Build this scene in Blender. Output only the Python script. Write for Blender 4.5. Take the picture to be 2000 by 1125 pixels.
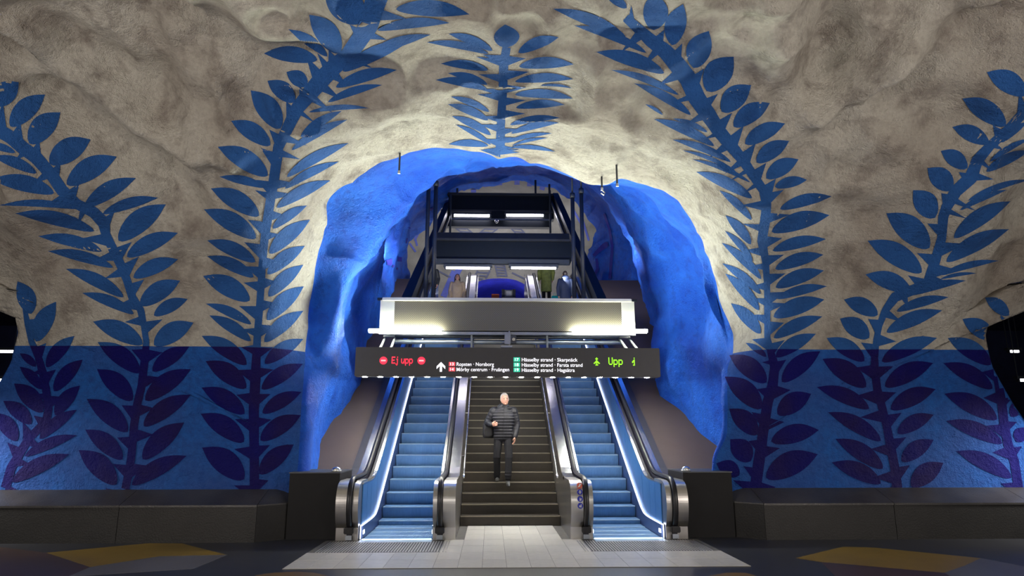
import bpy, bmesh, math, random
import numpy as np
from mathutils import Vector, Matrix
from mathutils.bvhtree import BVHTree

random.seed(4)
rng = np.random.default_rng(7)
for o in list(bpy.data.objects):
    bpy.data.objects.remove(o)
scene = bpy.context.scene
COL = scene.collection

# ------------------------------------------------------------------ camera
FOC, PITCH, YAW = 1300.0, math.radians(12.35), 0.0315          # focal length in pixels of the 2000 px frame
CAM = np.array([-0.38, 0.0, 1.69])
cam_d = bpy.data.cameras.new('camera'); cam_d.sensor_width = 36.0
cam_d.lens = FOC / 2000 * 36.0; cam_d.clip_end = 200
cam_o = bpy.data.objects.new('camera', cam_d); COL.objects.link(cam_o)
cam_o.location = CAM; cam_o.rotation_euler = (math.pi / 2 + PITCH, 0, -YAW)
scene.camera = cam_o
cp, sp, cy_, sy_ = math.cos(PITCH), math.sin(PITCH), math.cos(YAW), math.sin(YAW)
FWD = np.array([sy_ * cp, cy_ * cp, sp]); RGT = np.array([cy_, -sy_, 0.0]); UPV = np.cross(RGT, FWD)

# ------------------------------------------------------------------ view, world, lights
vs = scene.view_settings
vs.view_transform = 'Standard'; vs.look = 'None'; vs.gamma = 1.0; vs.use_curve_mapping = False
vs.exposure = 0.0
w = bpy.data.worlds.new('world'); scene.world = w; w.use_nodes = True
w.node_tree.nodes['Background'].inputs[0].default_value = (0.006, 0.008, 0.012, 1)
w.node_tree.nodes['Background'].inputs[1].default_value = 1.0

def area_light(name, loc, target, power, color, sx, sy, spread=3.14):
    d = bpy.data.lights.new(name, 'AREA'); d.energy = power; d.color = color
    d.shape = 'RECTANGLE'; d.size = sx; d.size_y = sy; d.spread = spread
    o = bpy.data.objects.new(name, d); COL.objects.link(o); o.location = loc
    o.rotation_euler = (Vector(target) - Vector(loc)).to_track_quat('-Z', 'Y').to_euler()
    return o
# the hall's own lamp rows (behind the camera) washing the vault, platform lamps to the sides, upper hall lamps
area_light('hall_lamp_row', (-8.3, 1.2, 2.4), (-3.0, 8.6, 6.6), 285, (1.0, 0.90, 0.83), 3.0, 0.4, 2.4)
area_light('hall_lamp_row', (8.3, 1.2, 2.4), (3.0, 8.6, 6.6), 285, (1.0, 0.90, 0.83), 3.0, 0.4, 2.4)
area_light('hall_lamp_row', (0.0, -2.4, 2.6), (0.0, 9.5, 5.8), 70, (1.0, 0.94, 0.88), 7.0, 0.4, 2.2)
area_light('platform_lamp_row', (-9.9, 10.9, 1.9), (-8.7, 11.6, 0.6), 34, (1.0, 0.95, 0.88), 0.2, 0.8, 1.9)
area_light('platform_lamp_row', (9.9, 10.9, 1.9), (8.7, 11.6, 0.6), 34, (1.0, 0.95, 0.88), 0.2, 0.8, 1.9)
area_light('upper_hall_lamp_row', (0, 29.6, 11.6), (0, 33.5, 9.5), 190, (0.95, 0.95, 1.0), 9.0, 0.4, 3.0)
area_light('sign_top_lamp', (-1.50, 13.40, 3.46), (-2.1, 10.5, 6.4), 270, (0.97, 1.0, 0.82), 1.9, 0.30)
area_light('sign_top_lamp', (1.35, 13.40, 3.46), (2.0, 10.5, 6.4), 270, (0.97, 1.0, 0.82), 1.9, 0.30)
area_light('tunnel_wall_fill', (-2.75, 20.5, 6.9), (-5.0, 21.5, 8.2), 55, (0.92, 0.93, 1.0), 4.0, 0.15)  # added pair of unseen fill lights that brighten the deep tunnel walls
area_light('tunnel_wall_fill', (2.85, 20.5, 6.9), (5.2, 21.5, 8.2), 55, (0.92, 0.93, 1.0), 4.0, 0.15)
area_light('rider_fill', (-0.1, 15.45, 4.35), (-0.1, 23.0, 7.2), 120, (1.0, 0.98, 0.92), 4.5, 0.2, 2.2)  # added unseen fill behind the light box, brightens the people higher up
area_light('upper_hall_lamp_row', (0, 31.0, 8.2), (0, 29.5, 13.0), 130, (0.95, 0.95, 1.0), 9.0, 0.4, 3.0)
TUBE_BOX, TUBE_CANOPY, LED_SKIRT, LED_SIGN, COMB_GLOW = 100.0, 22.0, 3.4, 640.0, 6.0
scene.cycles.sample_clamp_indirect = 4.0

# ------------------------------------------------------------------ pixel helpers (authoring only: they return world points)
def ray(px, py):
    d = FWD + RGT * ((px - 1000.0) / FOC) - UPV * ((py - 562.5) / FOC)
    return d / np.linalg.norm(d)
def at(px, py, D):                       # the world point of pixel (px, py) on the vertical plane y = D
    d = ray(px, py); t = (D - CAM[1]) / d[1]
    return CAM + d * t
def at_z(px, py, z):
    d = ray(px, py); return CAM + d * ((z - CAM[2]) / d[2])
def at_x(px, py, x):
    d = ray(px, py); return CAM + d * ((x - CAM[0]) / d[0])

# ------------------------------------------------------------------ materials
def nodes_of(name):
    m = bpy.data.materials.new(name); m.use_nodes = True
    nt = m.node_tree; b = nt.nodes['Principled BSDF']
    return m, nt, b
def N(nt, typ, **kw):
    n = nt.nodes.new(typ)
    for k, v in kw.items():
        setattr(n, k, v)
    return n
def noise_fac(nt, scale, detail=4.0, rough=0.6, lo=0.35, hi=0.65, stretch=None):
    tc = N(nt, 'ShaderNodeTexCoord')
    src = tc.outputs['Object']
    if stretch:
        mp = N(nt, 'ShaderNodeMapping'); mp.inputs['Scale'].default_value = stretch
        nt.links.new(src, mp.inputs[0]); src = mp.outputs[0]
    t = N(nt, 'ShaderNodeTexNoise'); t.inputs['Scale'].default_value = scale
    t.inputs['Detail'].default_value = detail; t.inputs['Roughness'].default_value = rough
    nt.links.new(src, t.inputs['Vector'])
    r = N(nt, 'ShaderNodeMapRange'); r.inputs[1].default_value = lo; r.inputs[2].default_value = hi
    nt.links.new(t.outputs[0], r.inputs[0])
    return t.outputs[0], r.outputs[0]
def mixc(nt, fac, a, b, blend='MIX'):
    m = N(nt, 'ShaderNodeMix', data_type='RGBA', blend_type=blend)
    for sock, v in ((0, fac), (6, a), (7, b)):
        if isinstance(v, (int, float)):
            m.inputs[sock].default_value = v
        elif isinstance(v, (tuple, list)):
            m.inputs[sock].default_value = tuple(v) + ((1,) if len(v) == 3 else ())
        else:
            nt.links.new(v, m.inputs[sock])
    return m.outputs[2]
def bump(nt, b, parts, dist=0.02, strength=1.0):
    acc = None
    for out, wgt in parts:
        mu = N(nt, 'ShaderNodeMath', operation='MULTIPLY'); nt.links.new(out, mu.inputs[0]); mu.inputs[1].default_value = wgt
        if acc is None:
            acc = mu.outputs[0]
        else:
            ad = N(nt, 'ShaderNodeMath', operation='ADD'); nt.links.new(acc, ad.inputs[0]); nt.links.new(mu.outputs[0], ad.inputs[1]); acc = ad.outputs[0]
    bp = N(nt, 'ShaderNodeBump'); bp.inputs['Distance'].default_value = dist; bp.inputs['Strength'].default_value = strength
    nt.links.new(acc, bp.inputs['Height']); nt.links.new(bp.outputs[0], b.inputs['Normal'])
def plain(name, col, rough=0.5, metal=0.0, var=0.12, scale=6.0, bumpd=0.0, bscale=60.0, stretch=None, spec=0.5):
    m, nt, b = nodes_of(name)
    _, f = noise_fac(nt, scale, 4, 0.6, 0.3, 0.7, stretch)
    c0 = tuple(c * (1 - var) for c in col); c1 = tuple(min(1, c * (1 + var)) for c in col)
    nt.links.new(mixc(nt, f, c0, c1), b.inputs['Base Color'])
    b.inputs['Roughness'].default_value = rough; b.inputs['Metallic'].default_value = metal
    b.inputs['Specular IOR Level'].default_value = spec
    if bumpd:
        h, _ = noise_fac(nt, bscale, 3, 0.6, 0, 1)
        bump(nt, b, [(h, 1.0)], bumpd)
    return m
def emit(name, col, strength, base=(0.8, 0.8, 0.8)):
    m, nt, b = nodes_of(name)
    b.inputs['Base Color'].default_value = base + (1,)
    b.inputs['Emission Color'].default_value = col + (1,)
    b.inputs['Emission Strength'].default_value = strength
    return m
Z_SPLIT = 3.165                                # height of the painted blue dado
def split_z(nt, lo, hi):
    g = N(nt, 'ShaderNodeNewGeometry'); s = N(nt, 'ShaderNodeSeparateXYZ'); nt.links.new(g.outputs['Position'], s.inputs[0])
    gt = N(nt, 'ShaderNodeMath', operation='GREATER_THAN'); nt.links.new(s.outputs[2], gt.inputs[0]); gt.inputs[1].default_value = Z_SPLIT
    return mixc(nt, gt.outputs[0], lo, hi)
def rock_relief(nt, b, k=1.0):
    h1, _ = noise_fac(nt, 3.0, 6, 0.62, 0, 1)
    h2, _ = noise_fac(nt, 22.0, 5, 0.65, 0, 1)
    h3, _ = noise_fac(nt, 70.0, 3, 0.6, 0, 1)
    bump(nt, b, [(h1, 2.6 * k), (h2, 1.1 * k), (h3, 0.5 * k)], 0.06)
def rock_material():
    m, nt, b = nodes_of('painted_rock')
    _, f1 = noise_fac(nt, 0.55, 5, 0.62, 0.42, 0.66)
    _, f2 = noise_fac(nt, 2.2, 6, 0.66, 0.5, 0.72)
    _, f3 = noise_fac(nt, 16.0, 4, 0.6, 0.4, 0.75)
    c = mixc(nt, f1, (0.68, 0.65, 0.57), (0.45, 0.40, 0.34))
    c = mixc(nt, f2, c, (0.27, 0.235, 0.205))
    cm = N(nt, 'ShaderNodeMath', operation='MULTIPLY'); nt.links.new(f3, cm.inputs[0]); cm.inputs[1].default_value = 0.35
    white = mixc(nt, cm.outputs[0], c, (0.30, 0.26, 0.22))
    _, g1 = noise_fac(nt, 0.5, 4, 0.6, 0.42, 0.62)
    _, g2 = noise_fac(nt, 9.0, 5, 0.7, 0.4, 0.7)
    bl = mixc(nt, g1, (0.022, 0.150, 0.580), (0.042, 0.115, 0.430))
    bl = mixc(nt, g2, bl, (0.022, 0.095, 0.40))
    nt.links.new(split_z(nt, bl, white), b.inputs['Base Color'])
    b.inputs['Roughness'].default_value = 0.72; b.inputs['Specular IOR Level'].default_value = 0.25
    rock_relief(nt, b)
    return m
def tunnel_material():
    m, nt, b = nodes_of('blue_painted_rock')
    _, f1 = noise_fac(nt, 0.8, 5, 0.6, 0.4, 0.65)
    _, f2 = noise_fac(nt, 5.0, 5, 0.7, 0.5, 0.75)
    c = mixc(nt, f1, (0.018, 0.165, 0.80), (0.006, 0.085, 0.60))
    c = mixc(nt, f2, c, (0.012, 0.075, 0.50))
    nt.links.new(c, b.inputs['Base Color'])
    b.inputs['Roughness'].default_value = 0.6; b.inputs['Specular IOR Level'].default_value = 0.3
    rock_relief(nt, b, 0.8)
    return m
def leaf_material():
    m, nt, b = nodes_of('leaf_paint')
    _, f1 = noise_fac(nt, 1.4, 4, 0.6, 0.4, 0.65)
    hi = mixc(nt, f1, (0.032, 0.145, 0.470), (0.024, 0.110, 0.360))
    _, f2 = noise_fac(nt, 0.7, 3, 0.6, 0.45, 0.6)
    lo = mixc(nt, f2, (0.004, 0.003, 0.165), (0.013, 0.006, 0.115))
    nt.links.new(split_z(nt, lo, hi), b.inputs['Base Color'])
    b.inputs['Roughness'].default_value = 0.7; b.inputs['Specular IOR Level'].default_value = 0.25
    rock_relief(nt, b)
    return m
def floor_mat(name, col, rough=0.32):
    m, nt, b = nodes_of(name)
    _, f = noise_fac(nt, 0.9, 5, 0.6, 0.35, 0.65)
    _, s = noise_fac(nt, 180.0, 2, 0.5, 0.5, 0.75)
    c = mixc(nt, f, tuple(x * 0.8 for x in col), tuple(x * 1.2 for x in col))
    c = mixc(nt, s, c, tuple(min(1, x * 1.6 + 0.02) for x in col))
    nt.links.new(c, b.inputs['Base Color']); b.inputs['Roughness'].default_value = rough
    return m
M = {}
M['rock'] = rock_material(); M['tunnel'] = tunnel_material(); M['leaf'] = leaf_material()
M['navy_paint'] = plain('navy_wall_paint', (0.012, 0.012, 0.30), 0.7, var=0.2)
M['upper_white'] = plain('upper_hall_white', (0.26, 0.245, 0.22), 0.7, var=0.2, scale=1.2, bumpd=0.02, bscale=8)
M['upper_blue'] = plain('upper_hall_blue_paint', (0.10, 0.13, 0.50), 0.7)
M['upper_grey'] = plain('upper_hall_grey_paint', (0.11, 0.12, 0.20), 0.7)
M['deep_blue'] = plain('deep_blue_rock', (0.02, 0.03, 0.42), 0.7, var=0.3, scale=1.5, bumpd=0.02, bscale=8)
M['dark_passage'] = plain('dark_passage_rock', (0.012, 0.018, 0.07), 0.8, var=0.4, scale=1.2, bumpd=0.03, bscale=6)
M['floor'] = floor_mat('dark_terrazzo', (0.026, 0.028, 0.036))
M['inlay_yellow'] = floor_mat('yellow_terrazzo', (0.20, 0.125, 0.016))
M['inlay_maroon'] = floor_mat('maroon_terrazzo', (0.055, 0.030, 0.027))
M['inlay_grey'] = floor_mat('grey_terrazzo', (0.10, 0.098, 0.108))
M['inlay_ochre'] = floor_mat('ochre_terrazzo', (0.16, 0.09, 0.02))
M['tile'] = [plain('pale_floor_tile', (0.62 * k, 0.60 * k, 0.54 * k), 0.28, var=0.08, scale=9) for k in (1.0, 0.93, 1.06)]
M['grout'] = plain('tile_grout', (0.10, 0.095, 0.085), 0.8)
M['mat_dark'] = plain('mat_rubber', (0.05, 0.05, 0.052), 0.7)
M['mat_bar'] = plain('mat_aluminium_bar', (0.42, 0.41, 0.40), 0.4, 0.6)
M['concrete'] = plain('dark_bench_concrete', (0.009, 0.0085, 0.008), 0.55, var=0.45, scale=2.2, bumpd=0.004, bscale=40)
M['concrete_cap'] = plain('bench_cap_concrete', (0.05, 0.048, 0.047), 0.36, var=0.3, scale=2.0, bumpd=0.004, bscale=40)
M['brown'] = plain('brown_deck_sheet', (0.075, 0.052, 0.043), 0.6, var=0.12, scale=0.8)
M['black_box'] = plain('black_side_box', (0.007, 0.007, 0.008), 0.6, spec=0.25)
M['steel'] = plain('brushed_steel', (0.62, 0.60, 0.57), 0.30, 1.0, var=0.03, scale=30, stretch=(1, 0.05, 0.05))
M['steel_deck'] = plain('polished_steel_deck', (0.66, 0.66, 0.70), 0.20, 1.0, var=0.05)
M['panel'] = plain('side_panel_blue_reflection', (0.075, 0.24, 0.54), 0.34, 0.5, var=0.08, scale=3)  # reflection of the blue steps painted into the panel colour
M['skirt'] = plain('skirt_panel', (0.10, 0.15, 0.32), 0.3, 0.6)
M['gap'] = plain('dark_joint', (0.012, 0.012, 0.025), 0.5)
M['rubber'] = plain('handrail_rubber', (0.010, 0.010, 0.012), 0.35)
M['step_blue'] = plain('step_aluminium_blue_light', (0.16, 0.31, 0.52), 0.42, 0.35, var=0.12, scale=4)  # bluish LED light on the steps is painted into their colour
M['step_edge'] = plain('escalator_step_edge', (0.40, 0.52, 0.62), 0.4, 0.4)
M['comb'] = plain('comb_plate_metal', (0.45, 0.50, 0.56), 0.35, 0.8)
M['stair'] = plain('dark_brown_stair_stone', (0.019, 0.0145, 0.008), 0.5, var=0.25, scale=5)
M['nosing'] = plain('stair_nosing_strip', (0.24, 0.215, 0.16), 0.45, 0.3)
M['rail_steel'] = plain('stair_handrail_steel', (0.75, 0.74, 0.72), 0.22, 1.0)
M['sign_black'] = plain('sign_dark_housing', (0.030, 0.029, 0.031), 0.45, var=0.08)
M['frame_black'] = plain('black_canopy_steel', (0.005, 0.008, 0.013), 0.45, var=0.1, spec=0.3)
M['frame_dark'] = plain('dark_grey_canopy_steel', (0.030, 0.036, 0.046), 0.4)
M['pole_grey'] = plain('hanger_pole_steel', (0.040, 0.044, 0.052), 0.4, 0.3)
M['box_white'] = plain('light_box_white_sheet', (0.62, 0.61, 0.50), 0.5, var=0.04)
M['pipe'] = plain('galvanised_pipe', (0.25, 0.28, 0.30), 0.35, 0.7)
M['dev_grey'] = plain('device_grey', (0.25, 0.26, 0.26), 0.5)
M['orange'] = plain('orange_panel', (0.75, 0.13, 0.02), 0.5)
M['tube'] = emit('fluorescent_tube_glow', (0.97, 1.0, 0.86), TUBE_BOX)
M['tube_c'] = emit('canopy_tube_glow', (0.90, 0.86, 1.0), TUBE_CANOPY)
M['tube_p'] = emit('platform_tube_glow', (0.95, 0.93, 1.0), 10.0)
M['led_skirt'] = emit('skirt_led_glow', (0.74, 0.80, 1.0), LED_SKIRT)
M['led_down'] = emit('sign_downlight_glow', (1.0, 0.96, 0.88), LED_SIGN)
M['led_comb'] = emit('comb_light_glow', (0.45, 0.80, 1.0), COMB_GLOW)
M['led_red'] = emit('red_led', (1.0, 0.02, 0.05), 2.2, (0.3, 0, 0))
M['led_red_core'] = emit('red_led_core', (1.0, 0.5, 0.5), 1.3, (0.3, 0, 0))
M['led_green'] = emit('green_led', (0.35, 1.0, 0.02), 1.3, (0.1, 0.3, 0))
M['txt_white'] = emit('backlit_white_lettering', (0.95, 0.93, 1.0), 1.25)
M['badge_red'] = emit('backlit_red_badge', (0.85, 0.10, 0.14), 0.75, (0.6, 0.05, 0.05))
M['badge_green'] = emit('backlit_green_badge', (0.02, 0.55, 0.34), 0.8, (0.02, 0.4, 0.25))
M['sticker_blue'] = plain('blue_sticker', (0.01, 0.02, 0.32), 0.5)
M['sticker_red'] = plain('red_sticker', (0.55, 0.10, 0.06), 0.5)
M['sticker_white'] = plain('sticker_white', (0.7, 0.7, 0.7), 0.5)
def perforated():
    m, nt, b = nodes_of('perforated_light_sheet')
    tc = N(nt, 'ShaderNodeTexCoord'); s = N(nt, 'ShaderNodeSeparateXYZ'); nt.links.new(tc.outputs['Object'], s.inputs[0])
    def wave(out, f):
        mu = N(nt, 'ShaderNodeMath', operation='MULTIPLY'); nt.links.new(out, mu.inputs[0]); mu.inputs[1].default_value = f
        si = N(nt, 'ShaderNodeMath', operation='SINE'); nt.links.new(mu.outputs[0], si.inputs[0]); return si.outputs[0]
    a, c = wave(s.outputs[0], 150.0), wave(s.outputs[2], 150.0)
    mu = N(nt, 'ShaderNodeMath', operation='MULTIPLY'); nt.links.new(a, mu.inputs[0]); nt.links.new(c, mu.inputs[1])
    gt = N(nt, 'ShaderNodeMapRange'); gt.inputs[1].default_value = 0.05; gt.inputs[2].default_value = 0.45
    nt.links.new(mu.outputs[0], gt.inputs[0])
    nt.links.new(mixc(nt, gt.outputs[0], (0.16, 0.145, 0.10), (0.02, 0.018, 0.014)), b.inputs['Base Color'])
    b.inputs['Roughness'].default_value = 0.5
    return m
M['perf'] = perforated()

# ------------------------------------------------------------------ mesh helpers
def link(name, verts, faces, mat, parent=None, smooth=False, loc=None):
    me = bpy.data.meshes.new(name); me.from_pydata([tuple(map(float, v)) for v in verts], [], [tuple(map(int, f)) for f in faces])
    mats = mat if isinstance(mat, list) else [mat]
    for mm in mats: me.materials.append(mm)
    if smooth: me.polygons.foreach_set('use_smooth', [True] * len(me.polygons))
    o = bpy.data.objects.new(name, me); COL.objects.link(o)
    if parent: o.parent = parent
    if loc is not None: o.location = loc
    return o
def inst(src, parent, loc=(0, 0, 0), rot=None, name=None):
    o = src.copy(); COL.objects.link(o); o.parent = parent; o.location = loc
    if rot: o.rotation_euler = rot
    return o
def tag(o, label=None, cat=None, group=None, kind=None):
    if label: o['label'] = label
    if cat: o['category'] = cat
    if group: o['group'] = group
    if kind: o['kind'] = kind
    return o
def thing(name, label, cat, loc=(0, 0, 0), group=None):
    o = bpy.data.objects.new(name, None); COL.objects.link(o); o.location = tuple(map(float, loc)); o.empty_display_size = 0.2
    return tag(o, label, cat, group)
class MB:
    """collects closed shapes into one mesh; coordinates are relative to org"""
    def __init__(s, org=(0, 0, 0)): s.v = []; s.f = []; s.o = np.array(org, float)
    def add(s, v, f):
        n = len(s.v); s.v += [tuple(np.array(p, float) - s.o) for p in v]; s.f += [tuple(i + n for i in q) for q in f]; return s
    def box(s, x0, x1, y0, y1, z0, z1):
        v = [(x0, y0, z0), (x1, y0, z0), (x1, y1, z0), (x0, y1, z0), (x0, y0, z1), (x1, y0, z1), (x1, y1, z1), (x0, y1, z1)]
        return s.add(v, [(0, 3, 2, 1), (4, 5, 6, 7), (0, 1, 5, 4), (1, 2, 6, 5), (2, 3, 7, 6), (3, 0, 4, 7)])
    def bevbox(s, x0, x1, y0, y1, z0, z1, b):
        bm = bmesh.new(); bmesh.ops.create_cube(bm, size=1.0)
        for v in bm.verts: v.co = Vector(((x0 + x1) / 2 + v.co.x * (x1 - x0), (y0 + y1) / 2 + v.co.y * (y1 - y0), (z0 + z1) / 2 + v.co.z * (z1 - z0)))
        bmesh.ops.bevel(bm, geom=list(bm.edges), offset=b, segments=2, affect='EDGES')
        bm.verts.index_update(); s.add([tuple(v.co) for v in bm.verts], [tuple(v.index for v in f.verts) for f in bm.faces]); bm.free(); return s
    def tube(s, pts, r, n=10, caps=True, ry=None):
        pts = [np.array(p, float) for p in pts]; rs = r if isinstance(r, (list, tuple)) else [r] * len(pts)
        v = []; prev = None
        for i, p in enumerate(pts):
            a = pts[max(0, i - 1)]; b = pts[min(len(pts) - 1, i + 1)]; t = (b - a) / (np.linalg.norm(b - a) + 1e-9)
            if prev is None:
                ref = np.array([1.0, 0, 0]) if abs(t[0]) < 0.9 else np.array([0, 0, 1.0])
            else: ref = prev
            u = ref - t * ref.dot(t); u /= np.linalg.norm(u); prev = u; w_ = np.cross(t, u)
            for k in range(n):
                a_ = 2 * math.pi * k / n
                v.append(p + u * math.cos(a_) * rs[i] + w_ * math.sin(a_) * (rs[i] if ry is None else ry))
        f = []
        for i in range(len(pts) - 1):
            for k in range(n):
                f.append((i * n + k, i * n + (k + 1) % n, (i + 1) * n + (k + 1) % n, (i + 1) * n + k))
        if caps: f += [tuple(range(n))[::-1], tuple((len(pts) - 1) * n + k for k in range(n))]
        return s.add(v, f)
    def prism(s, prof, x0, x1):
        """profile [(y, z)...] extruded along x"""
        n = len(prof); v = [(x0, p[0], p[1]) for p in prof] + [(x1, p[0], p[1]) for p in prof]
        f = [(i, (i + 1) % n, n + (i + 1) % n, n + i) for i in range(n)] + [tuple(range(n))[::-1], tuple(range(n, 2 * n))]
        return s.add(v, f)
    def sphere(s, c, rx, ry=None, rz=None, seg=14, rings=9):
        ry = ry or rx; rz = rz or rx; v = []; f = []
        for i in range(1, rings):
            th = math.pi * i / rings
            for k in range(seg):
                a = 2 * math.pi * k / seg; v.append((c[0] + rx * math.sin(th) * math.cos(a), c[1] + ry * math.sin(th) * math.sin(a), c[2] + rz * math.cos(th)))
        t = len(v); v += [(c[0], c[1], c[2] + rz), (c[0], c[1], c[2] - rz)]
        for i in range(rings - 2):
            for k in range(seg): f.append((i * seg + k, (i + 1) * seg + k, (i + 1) * seg + (k + 1) % seg, i * seg + (k + 1) % seg))
        for k in range(seg):
            f.append((t, k, (k + 1) % seg)); b0 = (rings - 2) * seg; f.append((t + 1, b0 + (k + 1) % seg, b0 + k))
        return s.add(v, f)
    def build(s, name, mat, parent=None, smooth=False, loc=None):
        o = link(name, s.v, s.f, mat, parent, smooth, loc)
        bm = bmesh.new(); bm.from_mesh(o.data); bmesh.ops.recalc_face_normals(bm, faces=bm.faces); bm.to_mesh(o.data); bm.free()
        return o
# ------------------------------------------------------------------ inclined lines of the escalators
SL = 0.583
STEP_TOP = 6.60
def ez(D):                               # height of the escalator tread line at distance D
    D = np.asarray(D, float); l = (D - 13.04) * SL + 0.03
    lo = 0.5 * (l + np.sqrt(l * l + 0.016))
    m = STEP_TOP - lo
    return STEP_TOP - 0.5 * (m + np.sqrt(m * m + 0.016))
def ezf(D): return float(ez(D))
def off(D, h):                            # line running at the perpendicular distance h above the treads
    l = (D - 13.04) * SL + 0.03 + 0.1575 * h
    lo = h + 0.5 * (l + math.sqrt(l * l + 0.012)); m = STEP_TOP + h - lo
    return STEP_TOP + h - 0.5 * (m + math.sqrt(m * m + 0.012))
STAIR_D, RISE, N_STEP = 13.11, 0.1827, 36
TREAD = RISE / SL
LAND_Z = RISE * N_STEP                    # 6.58
LAND_D = STAIR_D + TREAD * (N_STEP - 1)   # 24.1

# ------------------------------------------------------------------ numpy noise
_perm = rng.permutation(512); _val = rng.uniform(-1, 1, 512)
def vnoise(p):
    i = np.floor(p).astype(int); f = p - i; u = f * f * f * (f * (f * 6 - 15) + 10)
    def h(a, b, c): return _val[_perm[(_perm[(_perm[a & 511] + b) & 511] + c) & 511]]
    r = 0
    for dx in (0, 1):
        for dy in (0, 1):
            for dz in (0, 1):
                wx = u[..., 0] if dx else 1 - u[..., 0]; wy = u[..., 1] if dy else 1 - u[..., 1]; wz = u[..., 2] if dz else 1 - u[..., 2]
                r = r + wx * wy * wz * h(i[..., 0] + dx, i[..., 1] + dy, i[..., 2] + dz)
    return r

# ------------------------------------------------------------------ the hall vault: a curved rock wall rising into the ceiling
DC, ZC, RA, RB, PW = 4.0, 0.5, 7.9, 7.1, 2.6
def hall_pt(x, phi):
    c, s = np.cos(phi), np.sin(phi)
    r = 1.0 / ((np.abs(c) / RA) ** PW + (np.abs(s) / RB) ** PW) ** (1 / PW)
    y = DC + r * c; z = ZC + r * s
    lo = phi < 0
    y = np.where(lo, DC + RA, y); z = np.where(lo, ZC + RA * np.tan(np.minimum(phi, 0)), z)
    return np.stack([x, y, z], -1)
def hall_hit(px, py):
    d = ray(px, py); t0, t1 = 2.0, 40.0
    def inside(t):
        p = CAM + d * t; a, b = p[1] - DC, p[2] - ZC
        if b < 0: return p[1] < DC + RA
        return (abs(a) / RA) ** PW + (abs(b) / RB) ** PW < 1
    for _ in range(50):
        tm = (t0 + t1) / 2
        if inside(tm): t0 = tm
        else: t1 = tm
    p = CAM + d * t0
    phi = math.atan2(p[2] - ZC, p[1] - DC)
    if p[2] < ZC: phi = math.atan((p[2] - ZC) / RA)
    return p[0], phi
def resample(pts, n):
    pts = np.array(pts, float); seg = np.r_[0, np.cumsum(np.linalg.norm(np.diff(pts, axis=0), axis=1))]
    t = np.linspace(0, seg[-1], n)
    return np.stack([np.interp(t, seg, pts[:, k]) for k in range(pts.shape[1])], -1)
def smooth_line(pts, it):
    for _ in range(it):
        q = pts.copy(); q[1:-1] = (pts[:-2] + 2 * pts[1:-1] + pts[2:]) / 4; pts = q
    return pts
NT = 640
SK = 7.5
lip_px = [(574, 985), (578, 940), (583, 900), (588, 800), (596, 683), (603, 600), (615, 520), (628, 450), (645, 400), (680, 366), (720, 341), (760, 319),
          (800, 300), (850, 290), (885, 292), (920, 299), (960, 300), (1000, 304), (1040, 311), (1080, 321), (1120, 337), (1150, 350),
          (1182, 354), (1213, 345), (1260, 353), (1300, 365), (1330, 386), (1350, 420), (1368, 450), (1384, 500), (1396, 550), (1410, 600),
          (1434, 650), (1432, 690), (1420, 722), (1421, 790), (1420, 850), (1400, 890), (1393, 935), (1393, 985)]
lq = np.array([hall_hit(*p) for p in lip_px]); lq[:, 1] *= SK
SB = math.atan(-0.6 / RA) * SK
lq = np.vstack([[lq[0, 0], SB], lq, [lq[-1, 0], SB]])
LIP = smooth_line(resample(lq, NT), 8)
XM, S1, S2 = 11.5, math.radians(80) * SK, math.radians(177) * SK
def rect_hit(q, smax):
    cx = 0.1; out = np.zeros_like(q)
    dx, ds = q[:, 0] - cx, q[:, 1] - SB
    with np.errstate(divide='ignore', invalid='ignore'):
        kx = np.where(np.abs(dx) > 1e-9, (np.where(dx > 0, XM, -XM) - cx) / dx, 1e9)
        ks = np.where(ds > 1e-9, (smax - SB) / ds, 1e9)
    k = np.minimum(kx, ks)
    out[:, 0] = cx + dx * k; out[:, 1] = SB + ds * k
    return out
Q1 = rect_hit(LIP, S1); Q2 = rect_hit(LIP, S2)
def edge_x(z):                            # the pier ends where the side passages open
    return np.interp(z, [-1, 0.8, 1.5, 2.2, 2.9, 3.4, 3.9, 4.25, 4.5, 4.8], [10.2, 9.9, 9.45, 9.0, 8.62, 8.50, 8.58, 8.85, 9.5, XM])
for Q in (Q1, Q2):
    zq = hall_pt(Q[:, 0], Q[:, 1] / SK)[:, 2]
    lim = np.where(Q[:, 1] < math.radians(60) * SK, edge_x(zq), XM)
    Q[:, 0] = np.clip(Q[:, 0], -lim, lim)
vv = np.linspace(0, 1, 120) ** 1.1
rings = [LIP + (Q1 - LIP) * v for v in vv]
rings2 = [Q1 + (Q2 - Q1) * v for v in np.linspace(0, 1, 24)[1:]]
HQ = np.array((rings + rings2)[::-1])                       # outermost ring first, lip last
HALL = hall_pt(HQ[..., 0], HQ[..., 1] / SK)
NH = HALL.shape[0]
# the rim of the arch is rounded: the rock falls back as it nears the tunnel
dl = np.linalg.norm(HQ - LIP[None], axis=-1); RR = 1.5
vd = HALL - CAM; vd /= np.linalg.norm(vd, axis=-1, keepdims=True)
rim = 1.5 * np.clip(1 - dl / RR, 0, 1) ** 2.6 * np.clip((HALL[..., 2] - 2.2) / 1.8, 0.0, 1.0)
HALL = HALL + vd * rim[..., None]
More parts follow.
